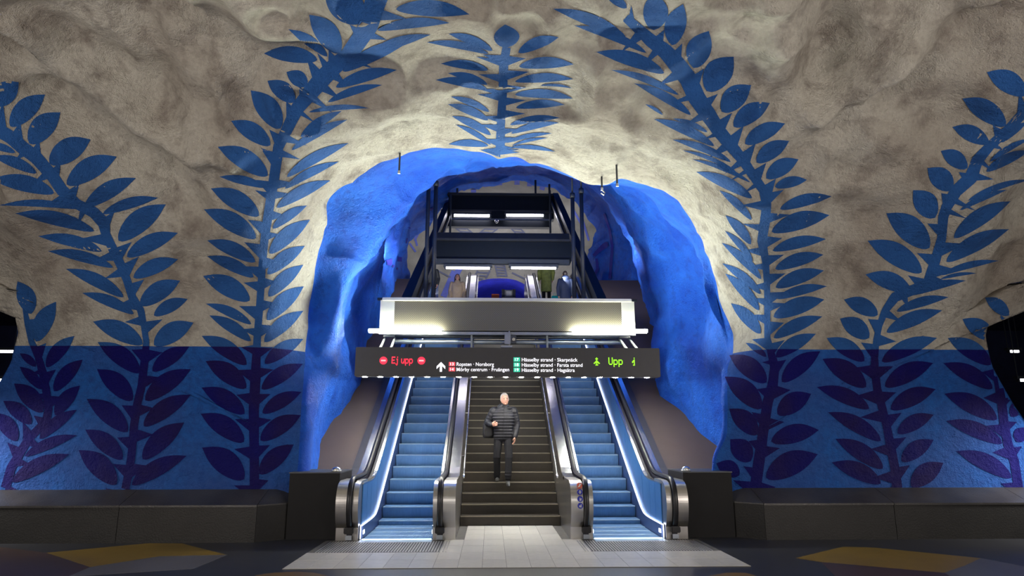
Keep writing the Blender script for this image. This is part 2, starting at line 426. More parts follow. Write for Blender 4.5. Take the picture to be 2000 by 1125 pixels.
# tunnel behind the arch, climbing with the escalators
def deck_z(D): return ez(D) + 0.92
KD = np.array([13.0, 15.5, 18.0, 21.0, 24.0, 28.5])
KWL = np.array([3.64, 3.79, 3.87, 3.88, 3.9, 4.02]); KWR = np.array([4.43, 3.98, 4.23, 4.79, 5.25, 5.28])
KTOP = np.array([7.35, 8.5, 9.5, 10.7, 11.75, 12.9])
def section(D):
    wl, wr, top = np.interp(D, KD, KWL), np.interp(D, KD, KWR), np.interp(D, KD, KTOP)
    zb = float(deck_z(min(D, 24.0))) - 0.8
    a = np.linspace(math.pi, 0, 400); c, s = np.cos(a), np.sin(a); n = 2.5
    x = np.sign(c) * np.abs(c) ** (2 / n) * np.where(c > 0, wr, wl); z = zb + (top - zb) * np.abs(s) ** (2 / n)
    return resample(np.stack([x, np.full_like(x, D), z], -1), NT)
far_px = [(803, 640), (803, 575), (800, 530), (791, 502), (797, 473), (810, 457), (838, 445), (869, 408), (899, 374), (928, 367), (967, 365), (982, 357), (996, 349), (1024, 348), (1045, 353), (1064, 362), (1087, 374), (1118, 394), (1144, 422), (1158, 450), (1159, 482), (1150, 505), (1147, 560), (1147, 640)]
FAR = smooth_line(resample([at(px, py, 28.5) for px, py in far_px], NT), 6)
lip3 = HALL[-1]
t0 = HALL[-1] - HALL[-6]; t0 /= np.linalg.norm(t0, axis=1, keepdims=True) + 1e-9
s13 = section(13.0); t1 = np.array([0, 0.96, 0.28])
TUN = []
for u in np.linspace(0, 1, 20)[1:]:
    h00, h10, h01, h11 = 2 * u**3 - 3 * u**2 + 1, u**3 - 2 * u**2 + u, -2 * u**3 + 3 * u**2, u**3 - u**2
    TUN.append(h00 * lip3 + h10 * 1.0 * t0 + h01 * s13 + h11 * 1.6 * t1)
for D in np.arange(13.18, 28.51, 0.18):
    b = np.clip((D - 24.5) / 4.0, 0, 1); b = b * b * (3 - 2 * b)
    sec = section(D)
    if b > 0: sec = sec * (1 - b) + np.stack([FAR[:, 0], np.full(NT, D), FAR[:, 2]], -1) * b
    TUN.append(sec)
P = np.concatenate([HALL, np.array(TUN)], 0)
NR = P.shape[0]
# relief
def grid_normals(P):
    gr = np.gradient(P, axis=0); gi = np.gradient(P, axis=1); n = np.cross(gr, gi)
    return n / (np.linalg.norm(n, axis=-1, keepdims=True) + 1e-9)
nrm = grid_normals(P)
mid = P[NH - 60, NT // 2]
if np.dot(nrm[NH - 60, NT // 2], np.array([0, 4, 3.0]) - mid) < 0: nrm = -nrm       # into the cave
ridx = np.arange(NR)[:, None] * np.ones((1, NT))
lipfade = np.clip(np.abs(ridx - (NH - 1)) / 22.0, 0.25, 1.0)
base = np.clip((P[..., 2] - 0.6) / 1.6, 0.12, 1.0)
hallmask = (ridx < NH)
big = vnoise(P * 0.5 + 11.3) * 0.22 + vnoise(P * 1.05 + 3.1) * 0.10
midn = (1 - 2 * np.abs(vnoise(P * 1.5 + 40.0))) * 0.085 + vnoise(P * 2.6 + 7.7) * 0.05
fine = vnoise(P * 6.0 + 2.2) * 0.007
amp = np.where(hallmask, np.clip((P[..., 2] - 2.6) / 2.2, 0.18, 1.25) + np.clip((P[..., 2] - 5.4) / 1.6, 0, 0.45), 1.15)
disp = (big * lipfade * amp + midn * np.maximum(lipfade, .5) * np.maximum(amp, .35) + fine) * base
# named hollows and ridges of the vault (pixel, radius m, inward amount m)
for (px, py, r, a) in [(215, 120, 1.25, -0.55), (60, 40, 0.8, -0.45), (390, 60, 1.1, -0.30), (120, 330, 1.0, 0.30), (330, 260, 0.9, -0.22),
                       (1660, 90, 1.3, -0.50), (1830, 40, 0.9, -0.45), (1560, 60, 0.6, 0.18), (1800, 330, 1.1, 0.25), (1790, 120, 0.45, 0.22), (1900, 420, 0.9, 0.28),
                       (60, 395, 0.8, 0.30), (250, 400, 0.6, 0.16), (1860, 545, 0.5, 0.22), (560, 330, 0.9, 0.12), (1450, 330, 0.9, 0.12)]:
    x, ph = hall_hit(px, py); c = hall_pt(np.array(x), np.array(ph))
    disp += np.where(hallmask, a * np.exp(-((P - c) ** 2).sum(-1) / (r * r)), 0) * np.clip(np.abs(ridx - (NH - 1)) / 30.0, 0, 1)
def ridge(pts, r, a):
    q = resample(np.array(pts, float), 26); hh = [hall_hit(*k) for k in q]; c = np.array([hall_pt(np.array(x), np.array(f)) for x, f in hh])
    sel = np.nonzero((np.arange(NR) < NH) & (np.arange(NR) > 15))[0]; S = P[sel]; d2 = np.full(S.shape[:2], 1e9)
    for k in c: d2 = np.minimum(d2, ((S - k) ** 2).sum(-1))
    wob = 1 + 0.5 * vnoise(S * 1.7)
    disp[sel] += a * np.exp(-d2 / (r * r)) * wob
ridge([(20, 70), (110, 150), (200, 200), (280, 260), (370, 300), (470, 290)], 0.22, 0.28)
ridge([(-20, 110), (70, 190), (150, 240), (250, 300), (330, 330)], 0.32, -0.38)
ridge([(250, -20), (400, 70), (520, 130), (600, 110)], 0.32, -0.28)
ridge([(1940, 10), (1850, 70), (1760, 130), (1680, 190), (1600, 230)], 0.22, 0.30)
ridge([(1900, 90), (1820, 140), (1740, 200)], 0.32, -0.36)
ridge([(1520, -10), (1540, 80), (1530, 160), (1570, 200)], 0.32, 0.24)
ridge([(1620, -10), (1640, 80), (1620, 170)], 0.35, -0.32)
# bulges of the tunnel flank at the right
for (c, r, a) in [((4.0, 15.6, 3.0), 1.6, 0.30), ((4.2, 13.4, 4.6), 1.2, -0.35), ((-3.9, 14.6, 4.5), 1.4, -0.25), ((-3.9, 17.5, 5.5), 1.5, 0.25), ((4.4, 19.5, 6.5), 1.8, 0.25)]:
    disp += np.where(hallmask, 0, a * np.exp(-((P - np.array(c)) ** 2).sum(-1) / (r * r))) * np.clip((ridx - NH) / 25.0, 0, 1)
PD = P + nrm * disp[..., None]
verts = PD.reshape(-1, 3)
ii = np.arange(NT - 1); faces = []
for r in range(NR - 1):
    a = r * NT + ii; faces.append(np.stack([a, a + 1, a + 1 + NT, a + NT], -1))
faces = np.concatenate(faces)
def big_mesh(name, verts, faces, mats, mi=None, parent=None):
    me = bpy.data.meshes.new(name); me.vertices.add(len(verts)); me.vertices.foreach_set('co', verts.astype('f').ravel())
    me.loops.add(faces.size); me.loops.foreach_set('vertex_index', faces.astype('i').ravel())
    me.polygons.add(len(faces)); me.polygons.foreach_set('loop_start', np.arange(0, faces.size, faces.shape[1]).astype('i'))
    for m in mats: me.materials.append(m)
    if mi is not None: me.polygons.foreach_set('material_index', mi.astype('i'))
    me.update(calc_edges=True); me.validate(); me.polygons.foreach_set('use_smooth', np.ones(len(me.polygons), bool))
    o = bpy.data.objects.new(name, me); COL.objects.link(o)
    if parent: o.parent = parent
    return o
nf_h = (NH - 1) * (NT - 1)
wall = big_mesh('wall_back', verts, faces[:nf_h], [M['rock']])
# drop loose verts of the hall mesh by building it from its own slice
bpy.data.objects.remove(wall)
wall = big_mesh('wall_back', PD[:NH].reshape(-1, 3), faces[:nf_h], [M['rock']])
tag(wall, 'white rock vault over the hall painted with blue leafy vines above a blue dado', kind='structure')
tun = big_mesh('wall_tunnel', PD[NH - 1:].reshape(-1, 3), faces[nf_h:] - (NH - 1) * NT, [M['tunnel']])
tag(tun, 'bright blue rough rock tunnel climbing behind the arch', kind='structure')
BVH = BVHTree.FromPolygons([tuple(v) for v in PD[NH - 1 - 125:].reshape(-1, 3)],
                           [tuple(f) for f in (faces[(NH - 1 - 125) * (NT - 1):] - (NH - 1 - 125) * NT)])
def on_rock(px, py, off):
    d = Vector(ray(px, py)); hit = BVH.ray_cast(Vector(CAM), d, 60.0)
    if hit[0] is None: return None
    n = hit[1]
    if n.dot(d) > 0: n = -n
    return np.array(hit[0] + n * off), hit[3]
# returns of the piers into the side passages
for side, i0 in ((-1, 0), (1, NT - 1)):
    ring = PD[23]                         # ring at the pier end (Q1)
    order = range(0, NT) if side < 0 else range(NT - 1, -1, -1)
    prof = []
    for i in order:
        p = ring[i]
        if p[2] > 4.42: break
        prof.append(p)
    prof = np.array(prof)[::2]
    v = []; f = []; nn = len(prof)
    steps = [(0, 0), (0.25, 0.10), (0.7, 0.14), (1.6, 0.10), (3.2, 0.0)]
    for dy, dx in steps:
        for p in prof: v.append((p[0] - side * dx * -1 * 0.6, p[1] + dy, p[2] + 0.02 * dy))
    for k in range(len(steps) - 1):
        for j in range(nn - 1):
            a = k * nn + j; f.append((a, a + 1, a + 1 + nn, a + nn))
    o = link('wall_left' if side < 0 else 'wall_right', v, f, M['tunnel'], smooth=True)
    tag(o, ('left' if side < 0 else 'right') + ' pier end turning into the dark side passage', kind='structure')

# ------------------------------------------------------------------ painted vines on the rock
# leaf: (tip x, tip y, base x, base y, width) in photograph pixels
VA = [(426,287,523,343,36),(429,345,517,366,16),(412,368,506,421,34),(399,409,500,465,34),(405,469,499,511,27),(405,500,496,541,24),(397,539,488,587,36),(402,593,491,633,22),(409,616,490,666,30),
 (394,656,482,712,30),(402,705,481,758,34),(394,757,478,808,33),(392,808,477,863,36),(395,874,477,936,44),(574,868,507,926,32),(588,811,509,860,32),(589,766,513,807,26),(591,711,511,760,28),(592,662,517,710,26),
 (592,607,516,668,26),(593,559,521,625,30),(592,517,524,579,26),(595,480,522,535,26),(605,429,526,495,30),(599,401,532,446,18),(645,352,540,405,22),(662,315,556,368,20),(681,279,560,345,26),
 (451,236,528,284,32),(490,176,548,251,40),(523,158,576,199,32),(560,141,600,168,28),(515,104,620,117,30),(564,57,640,110,22),(604,28,664,103,44),(634,-22,708,43,60),
 (917,28,773,17,30),(879,44,737,58,24),(841,67,711,111,30),(800,80,670,139,26),(776,136,656,170,24),(747,166,640,199,16),(721,211,604,219,10),(668,216,587,267,26),(679,233,569,293,26)]
SA = [(497,958,9),(497,890,9),(496,800,10),(499,740,10),(501,690,8),(503,650,7),(507,600,7),(510,560,7),(512,520,7),(516,470,8),(522,430,9),(528,390,9),(535,350,10),(541,310,10),(543,288,10),(559,256,11),(580,213,13),(601,187,15),(628,155,17),(655,128,16),(681,107,16),(703,75,17),(721,48,18),(729,16,20),(745,-30,22)]
VB = [(191,668,274,728,36),(190,721,259,782,36),(170,779,250,843,36),(167,839,240,897,34),(154,879,228,946,42),(370,677,298,725,28),(373,721,284,782,34),(373,771,281,832,32),(360,825,279,897,36),(365,890,258,947,30),
 (182,628,279,672,34),(161,572,262,613,24),(129,525,242,580,32),(94,490,221,522,20),(75,461,199,490,22),(30,416,184,451,28),(-2,401,150,407,13),(-18,350,106,377,30),(-15,305,71,338,22),(-30,282,30,298,14),
 (378,630,301,674,36),(367,584,301,616,24),(352,548,274,596,34),(348,506,261,542,28),(348,455,248,501,30),(324,399,232,470,40),(309,386,201,417,20),(266,348,165,404,30),(228,306,131,360,40),(177,273,97,319,42),(118,220,57,280,42),(88,185,20,247,38),(36,160,-10,206,40)]
SBV = [(245,955,8),(254,913,8),(258,882,8),(262,833,8),(268,791,8),(277,754,8),(282,711,8),(286,668,6),(281,634,6),(275,605,7),(259,581,8),(248,546,8),(236,517,9),(224,493,9),(207,458,9),(203,435,12),(183,414,11),(150,398,10),(121,371,12),(103,344,12),(70,307,13),(45,289,13),(21,268,13),(-20,245,13)]
VC = [(35,549,62,613,34),(110,589,71,667,34),(146,656,91,717,26),(162,702,106,764,28),(157,753,108,811,28),(151,800,78,857,28),(151,850,49,891,20),(136,887,24,941,28),(39,690,71,716,14),(39,716,82,760,22),(28,749,84,805,36),(7,783,62,828,30),(-10,806,34,861,30)]
SC = [(11,953,9),(22,914,9),(56,857,8),(90,824,8),(95,801,8),(91,764,8),(84,727,8),(75,697,7),(62,667,6),(54,630,6),(48,600,4)]
VD = [(986,47,988,93,46),(876,65,962,98,22),(833,82,954,104,22),(861,124,954,136,17),(875,143,953,165,22),(851,156,952,174,26),(880,188,956,218,16),(874,203,954,234,20),(882,226,959,263,20),(890,243,959,282,14),(876,281,954,284,13),
 (1091,72,1012,102,22),(1121,125,1014,129,21),(1120,154,1006,159,18),(1119,172,1055,166,7),(1120,192,1006,184,17),(1103,204,1008,210,17),(1094,230,996,243,20),(1092,239,998,260,20),(1079,260,989,278,13),(1070,269,1000,284,9),(1085,296,998,287,8)]
SD = [(977,297,9),(978,244,8),(982,184,8),(984,124,9),(989,92,8)]
VE = [(1277,-16,1277,58,58),(1180,-12,1224,15,18),(1334,7,1313,88,44),(1384,60,1354,132,46),(1433,110,1380,178,50),(1467,166,1409,218,40),(1503,201,1432,247,34),(1533,241,1455,281,30),(1541,275,1477,317,30),(1559,311,1496,348,30),(1576,351,1513,365,20),(1624,383,1523,408,22),(1620,420,1507,452,32),
 (1613,467,1509,489,22),(1608,497,1514,525,24),(1609,528,1515,561,26),(1615,559,1517,583,18),(1610,585,1511,619,32),(1606,618,1511,660,24),(1593,652,1515,697,26),(1602,686,1527,746,32),(1584,769,1518,809,36),(1599,840,1506,862,34),(1597,887,1496,933,44),
 (1080,17,1222,73,36),(1121,49,1262,103,26),(1165,101,1297,142,26),(1193,136,1325,185,20),(1238,162,1349,224,28),(1260,203,1295,224,6),(1314,231,1382,258,12),(1277,232,1395,285,24),(1313,272,1427,316,18),(1332,293,1437,335,12),(1352,311,1465,356,14),(1360,335,1469,387,22),(1405,371,1468,429,24),(1417,420,1467,477,24),
 (1416,450,1470,510,20),(1410,474,1487,545,24),(1411,514,1486,574,26),(1417,534,1483,606,32),(1428,592,1486,652,26),(1457,670,1497,697,12),(1425,694,1497,747,38),(1416,736,1487,798,42),(1424,798,1479,849,40),(1426,858,1466,901,38),(1399,905,1444,928,30)]
SE = [(1475,953,11),(1482,902,11),(1488,861,10),(1493,825,10),(1499,786,10),(1509,752,10),(1513,716,9),(1506,690,7),(1499,660,6),(1499,593,6),(1498,551,6),(1495,508,7),(1488,470,9),(1494,433,10),(1497,401,9),(1491,372,9),(1472,345,9),(1451,313,10),(1427,284,12),(1405,257,13),(1384,225,15),(1360,190,17),(1344,154,17),(1321,124,17),(1299,100,15),(1269,77,13),(1243,52,10),(1222,34,8)]
VF = [(1927,141,2005,184,40),(1880,192,1964,245,38),(1860,248,1931,280,30),(1837,295,1889,328,30),(1811,328,1859,371,38),(1783,371,1826,425,42),(1731,416,1815,484,46),(1694,470,1800,532,40),(1690,536,1779,568,32),(1648,585,1714,615,30),(1640,622,1697,660,34),(1614,660,1688,705,30),(1606,701,1691,756,36),(1595,756,1697,798,28),(1617,805,1720,861,28),(1631,857,1724,915,34),(1624,903,1720,944,32),
 (2006,238,1955,278,14),(2012,270,1933,315,14),(2012,293,1926,335,24),(2012,350,1890,392,18),(1966,371,1875,410,18),(1973,393,1863,464,30),(1970,448,1848,511,30),(1950,509,1839,537,16),(1907,534,1836,545,7),(1886,548,1779,576,20),(1853,580,1751,608,18),(1840,606,1731,649,28),(1830,660,1722,706,30),(1822,709,1728,755,34),(1827,760,1739,799,32),(1823,810,1752,846,28),(1823,859,1760,901,30),(1842,904,1779,950,36)]
SF = [(1752,953,10),(1747,912,9),(1740,876,9),(1731,830,8),(1722,794,8),(1713,760,8),(1708,722,8),(1708,699,7),(1711,664,6),(1717,636,6),(1728,607,7),(1748,580,10),(1790,563,10),(1810,552,8),(1825,514,10),(1839,465,9),(1842,423,10),(1848,405,10),(1867,373,12),(1896,347,13),(1909,312,11),(1933,285,9),(1968,253,9),(2012,205,10)]
VG = [(1924,582,1970,616,24),(1879,623,1941,664,32),(1850,660,1935,712,32),(1842,709,1938,759,30),(1844,769,1947,819,34),(1847,822,1957,866,28),(1867,881,1975,933,30),(1992,740,1966,768,20),(2004,778,1974,814,24),(2005,835,1984,863,26)]
SG = [(1989,953,9),(1981,902,9),(1968,866,9),(1961,830,9),(1956,786,9),(1947,734,8),(1943,690,7),(1953,672,7),(1961,642,6),(1987,616,5)]
PAINT = 0.008
def project_patch(vp, fc, name, mat, parent, off=PAINT):
    vs_, ok, dist = [], [], []
    for (x, y) in vp:
        h = on_rock(x, y, off)
        ok.append(h is not None); vs_.append(h[0] if h else (0, 0, 0)); dist.append(h[1] if h else 0)
    med = np.median([d for d, k in zip(dist, ok) if k]) if any(ok) else 0
    good = []
    for f in fc:
        ds = [dist[i] for i in f]
        if all(ok[i] for i in f) and max(ds) - min(ds) < 0.5 and abs(ds[0] - med) < 3.5: good.append(f)
    nv = [None] * len(vp); cam_v = Vector(CAM)
    for i in range(len(vp)):
        if ok[i]: nv[i] = (Vector(vs_[i]) - cam_v).normalized()
    for _ in range(4):                                     # lift the paint film just clear of the rock grain
        low = set()
        for f in good:
            c = sum((Vector(vs_[i]) for i in f), Vector()) / len(f); d = c - cam_v; L = d.length
            h = BVH.ray_cast(cam_v, d / L, 60.0)
            if h[0] is not None and h[3] < L + 0.0025: low.update(f)
        if not low: break
        for i in low: vs_[i] = np.array(Vector(vs_[i]) - nv[i] * 0.006)
    used = sorted({i for f in good for i in f}); mp = {i: k for k, i in enumerate(used)}
    if not good: return None
    return link(name, [vs_[i] for i in used], [tuple(mp[i] for i in f) for f in good], mat, parent, smooth=True)
def leaf_patch(tx, ty, bx, by, w_, parent):
    t = np.array([tx, ty], float); b = np.array([bx, by], float); ax = t - b; L = np.linalg.norm(ax); ax /= L; n = np.array([-ax[1], ax[0]])
    if n[1] > 0: n = -n                                   # towards the top of the photo
    nr = max(8, int(L / 4)); nc = 8; vp = []; fc = []
    for i in range(nr + 1):
        s = i / nr; wd = w_ * 0.56 * max(0.0, 4 * s * (1 - s)) ** (0.66 + 0.42 * s) * (1.05 - 0.18 * s)
        c = b + ax * L * s + n * (0.05 * L * (4 * s * (1 - s)))
        for k in range(nc + 1):
            q = (k / nc - 0.5) * 2
            vp.append(tuple(c + n * wd * q))
    for i in range(nr):
        for k in range(nc):
            a = i * (nc + 1) + k; fc.append((a, a + 1, a + nc + 2, a + nc + 1))
    return project_patch(vp, fc, 'painted_leaf', M['leaf'], parent)
def stem_patch(stem, leaves, parent):
    st = np.array(stem, float); st = resample(st, max(20, int(np.linalg.norm(np.diff(st[:, :2], axis=0), axis=1).sum() / 4)))
    tn = np.gradient(st[:, :2], axis=0); tn /= np.linalg.norm(tn, axis=1, keepdims=True); nn = np.stack([-tn[:, 1], tn[:, 0]], -1)
    vp, fc = [], []
    for i in range(len(st)):
        for k in range(3): vp.append(tuple(st[i, :2] + nn[i] * st[i, 2] * (k - 1)))
    for i in range(len(st) - 1):
        for k in range(2):
            a = i * 3 + k; fc.append((a, a + 1, a + 4, a + 3))
    for (tx, ty, bx, by, w_) in leaves:                     # the pointed node under every leaf
        b = np.array([bx, by], float); i = int(np.argmin(((st[:, :2] - b) ** 2).sum(1)))
        out = b - st[i, :2]; dist = np.linalg.norm(out)
        if dist < 6 or dist > 70: continue
        out /= dist
        lv = np.array([tx - bx, ty - by], float); lv /= np.linalg.norm(lv)
        dn = -tn[i]                                        # towards the root
        gap = w_ * 0.36 + 4
        tip = b + dn * (5 + gap * 0.45) + out * (3 + 0.165 * np.linalg.norm([tx - bx, ty - by]))
        ca = st[i, :2] + dn * (4 + gap * 0.3); cb = st[i, :2] + dn * (min(40, w_ * 1.0 + 9))
        nsub = 5; base_i = len(vp); rows = []
        for r in range(nsub + 1):
            row = []
            for c in range(nsub + 1 - r):
                u, v_ = r / nsub, c / nsub
                row.append(len(vp)); vp.append(tuple(ca * (1 - u - v_) + tip * u + cb * v_))
            rows.append(row)
        for r in range(nsub):
            for c in range(nsub - r):
                fc.append((rows[r][c], rows[r][c + 1], rows[r + 1][c]))
                if c < nsub - r - 1: fc.append((rows[r][c + 1], rows[r + 1][c + 1], rows[r + 1][c]))
    return project_patch(vp, fc, 'painted_stem', M['leaf'], parent, PAINT - 0.001)
def uncrowd(leaves):
    out = []
    for i, (tx, ty, bx, by, w_) in enumerate(leaves):
        m = np.array([(tx + bx) / 2, (ty + by) / 2]); ax = np.array([tx - bx, ty - by], float); ax /= np.linalg.norm(ax); n = np.array([-ax[1], ax[0]]); lim = 1e9
        for j, (a, b_, c, d, e) in enumerate(leaves):
            if j == i: continue
            v = np.array([(a + c) / 2, (b_ + d) / 2]) - m
            if abs(v.dot(ax)) < 0.55 * math.hypot(tx - bx, ty - by) and abs(v.dot(n)) > 4: lim = min(lim, abs(v.dot(n)) * w_ * 2 / (w_ + e))
        out.append((tx, ty, bx, by, max(5, 0.62 * w_, min(w_, lim * 0.86))))
    return out
for leaves, stem in ((VA, SA), (VB, SBV), (VC, SC), (VD, SD), (VE, SE), (VF, SF), (VG, SG)):
    leaves = uncrowd(leaves)
    for lf in leaves: leaf_patch(*lf, wall)
    stem_patch(stem, leaves, wall)
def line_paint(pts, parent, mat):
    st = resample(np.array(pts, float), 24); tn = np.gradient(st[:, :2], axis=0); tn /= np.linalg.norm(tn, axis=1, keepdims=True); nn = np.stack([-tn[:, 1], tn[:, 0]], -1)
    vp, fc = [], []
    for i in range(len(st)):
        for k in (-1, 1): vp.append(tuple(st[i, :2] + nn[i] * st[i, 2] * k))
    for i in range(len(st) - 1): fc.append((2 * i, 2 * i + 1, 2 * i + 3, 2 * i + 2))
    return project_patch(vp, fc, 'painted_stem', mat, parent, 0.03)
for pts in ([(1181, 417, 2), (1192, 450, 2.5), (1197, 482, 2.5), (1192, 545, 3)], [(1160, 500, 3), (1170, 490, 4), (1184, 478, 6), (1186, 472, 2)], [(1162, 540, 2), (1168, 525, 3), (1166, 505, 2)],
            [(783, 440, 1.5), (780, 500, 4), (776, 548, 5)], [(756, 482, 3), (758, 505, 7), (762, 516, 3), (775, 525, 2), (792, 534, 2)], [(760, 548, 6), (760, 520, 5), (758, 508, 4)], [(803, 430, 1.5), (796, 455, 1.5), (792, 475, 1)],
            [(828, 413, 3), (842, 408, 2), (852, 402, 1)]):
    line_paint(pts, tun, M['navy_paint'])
# ------------------------------------------------------------------ floor, inlays, tiles
floor = link('floor', [(-24, -8, 0), (24, -8, 0), (24, 27, 0), (-24, 27, 0)], [(0, 1, 2, 3)], M['floor'])
tag(floor, 'dark polished terrazzo hall floor with coloured angular inlays', kind='structure')
def inlay(px, mat, z):
    p = [at_z(x, y, 0) for x, y in px]; n = len(p)
    v = [(q[0], q[1], -0.01) for q in p] + [(q[0], q[1], z) for q in p]
    f = [tuple(range(n, 2 * n))] + [(i, (i + 1) % n, n + (i + 1) % n, n + i) for i in range(n)]
    o = link('floor_inlay', v, f, mat, floor); bm = bmesh.new(); bm.from_mesh(o.data); bmesh.ops.recalc_face_normals(bm, faces=bm.faces)
    bm.to_mesh(o.data); bm.free(); return o
inlay([(-40, 1064), (91, 1080), (176, 1108), (134, 1126), (-300, 1160)], M['inlay_maroon'], 0.0030)['label'] = 'maroon floor inlay'
inlay([(91, 1080), (288, 1061.6), (355, 1062), (443, 1084), (310, 1087), (176, 1108)], M['inlay_yellow'], 0.0036)['label'] = 'yellow floor inlay left'
inlay([(443, 1084), (378, 1111), (134, 1126), (176, 1108), (310, 1087)], M['inlay_grey'], 0.0032)['label'] = 'grey floor inlay left'
inlay([(470, 1140), (500, 1124), (535, 1119), (575, 1117), (612, 1119), (640, 1125), (670, 1140)], M['inlay_ochre'], 0.0034)['label'] = 'rounded ochre floor inlay'
inlay([(1555, 1090), (1647, 1068), (1709, 1070), (1916, 1090.6), (1885, 1105), (1845, 1119), (1605, 1098)], M['inlay_yellow'], 0.0036)['label'] = 'yellow floor inlay right'
inlay([(1916, 1090.6), (2060, 1118), (2200, 1160), (1862, 1130), (1845, 1119), (1885, 1105)], M['inlay_grey'], 0.0032)['label'] = 'grey floor inlay right'
inlay([(1605, 1098), (1845, 1119), (1862, 1130), (1850, 1160), (1640, 1135)], M['inlay_maroon'], 0.0030)['label'] = 'maroon floor inlay right'
inlay([(1330, 1140), (1385, 1125), (1420, 1119), (1455, 1119), (1485, 1127), (1540, 1140)], M['inlay_ochre'], 0.0034)
TX0, TX1, TY0, TY1 = -3.02, 3.02, 9.13, 11.45
b = MB(); b.box(TX0, TX1, TY0, TY1, -0.01, 0.006); b.box(-0.96, 0.96, TY1, 13.12, -0.01, 0.006)
grout = b.build('tile_bed', M['grout'], floor)
tw, td = (TX1 - TX0) / 19, 0.58
protos = []
for m in M['tile']:
    b = MB(); b.bevbox(-tw / 2 + 0.002, tw / 2 - 0.002, -td / 2 + 0.002, td / 2 - 0.002, -0.006, 0.008, 0.002)
    o = b.build('tile', m); protos.append(o)
first = [True] * 3
for r in range(7):
    for c in range(19):
        x = TX0 + tw * (c + 0.5); y = TY0 + td * (r + 0.5)
        if r >= 4 and abs(x) > 0.95: continue
        if r in (2, 3) and 1.0 < abs(x) < 2.95 and y > 10.3: continue
        k = random.choice((0, 0, 1, 2)); src = protos[k]
        if first[k]: o = src; o.parent = floor; first[k] = False
        else: o = inst(src, floor)
        o.location = (x, y, 0.002 + random.uniform(-0.0006, 0.0006))
for s in (-1, 1):                         # ribbed entrance mats in front of the escalators
    x0, x1 = sorted((s * 0.98, s * 2.94))
    t = thing('entrance_mat', ('left' if s < 0 else 'right') + ' dark ribbed metal entrance mat set in the pale tiles before the ' + ('left' if s < 0 else 'right') + ' escalator', 'mat', ((x0 + x1) / 2, 10.75, 0.0))
    b = MB((t.location)); b.box(x0, x1, 10.28, 11.30, -0.008, 0.009); b.build('mat_base', M['mat_dark'], t)
    b = MB((t.location)); n = 46
    for k in range(n):
        xa = x0 + 0.02 + (x1 - x0 - 0.04) * (k + 0.3) / n; b.box(xa, xa + 0.017, 10.30, 11.28, 0.006, 0.015)
    tag(b.build('mat_rib', M['mat_bar'], t), kind='stuff')
# ------------------------------------------------------------------ side passages with platform lamps
for s, nm in ((-1, 'left'), (1, 'right')):
    b = MB(); xa, xb = sorted((s * 8.3, s * 24)); b.box(xa, xb, 20.5, 20.8, -0.05, 5.2); b.build('wall_passage_' + nm, M['dark_passage'])['kind'] = 'structure'
    b = MB(); b.box(xa, xb, 12.9, 20.6, 4.9, 5.2); b.build('ceiling_passage_' + nm, M['dark_passage'])['kind'] = 'structure'
    b = MB(); xa, xb = sorted((s * 8.1, s * 8.35)); b.box(xa, xb, 12.6, 20.6, -0.05, 5.2); b.build('wall_passage_inner_' + nm, M['dark_passage'])['kind'] = 'structure'
def tube_lamp(name, a, b_, r, mat, label, group=None, housing=None, hang=None):
    a, b_ = np.array(a), np.array(b_); c = (a + b_) / 2
    t = thing(name, label, 'lamp', c, group)
    m = MB(c); m.tube([a, b_], r, 10); m.build('tube', mat, t, True)
    if housing:
        hx, hz = housing; m = MB(c); m.box(min(a[0], b_[0]) - 0.05, max(a[0], b_[0]) + 0.05, c[1] - hx, c[1] + hx, c[2] + r * 0.6, c[2] + r + hz); m.build('housing', M['frame_dark'], t)
        for e in (a, b_):
            m = MB(c); m.box(e[0] - 0.02, e[0] + 0.02, c[1] - r * 1.2, c[1] + r * 1.2, c[2] - r * 1.2, c[2] + r)
            m.build('end_cap', M['frame_dark'], t)
    if hang:
        for e in (a, b_): m = MB(c); m.tube([(e[0], c[1], c[2] + r), (e[0], c[1], hang)], 0.012, 6); m.build('hanger', M['frame_dark'], t)
    return t
for (x0, x1, y, D, hg, lab) in [(-14, 36, 686, 16.5, 4.92, 'upper white tube lamp in the dark passage at the left edge'), (-60, 18, 742, 14.6, 4.92, 'lower white tube lamp in the dark passage at the left edge'),
                                (1969, 1990, 686, 16.5, 4.92, 'upper white tube lamp in the dark passage at the right edge'), (1988, 2050, 742, 14.6, 4.92, 'lower white tube lamp in the dark passage at the right edge')]:
    a, c = at(x0, y, D), at(x1, y, D); c[2] = a[2]; tube_lamp('tube_lamp', a, c, 0.035, M['tube_p'], lab, None, (0.06, 0.05), hg)
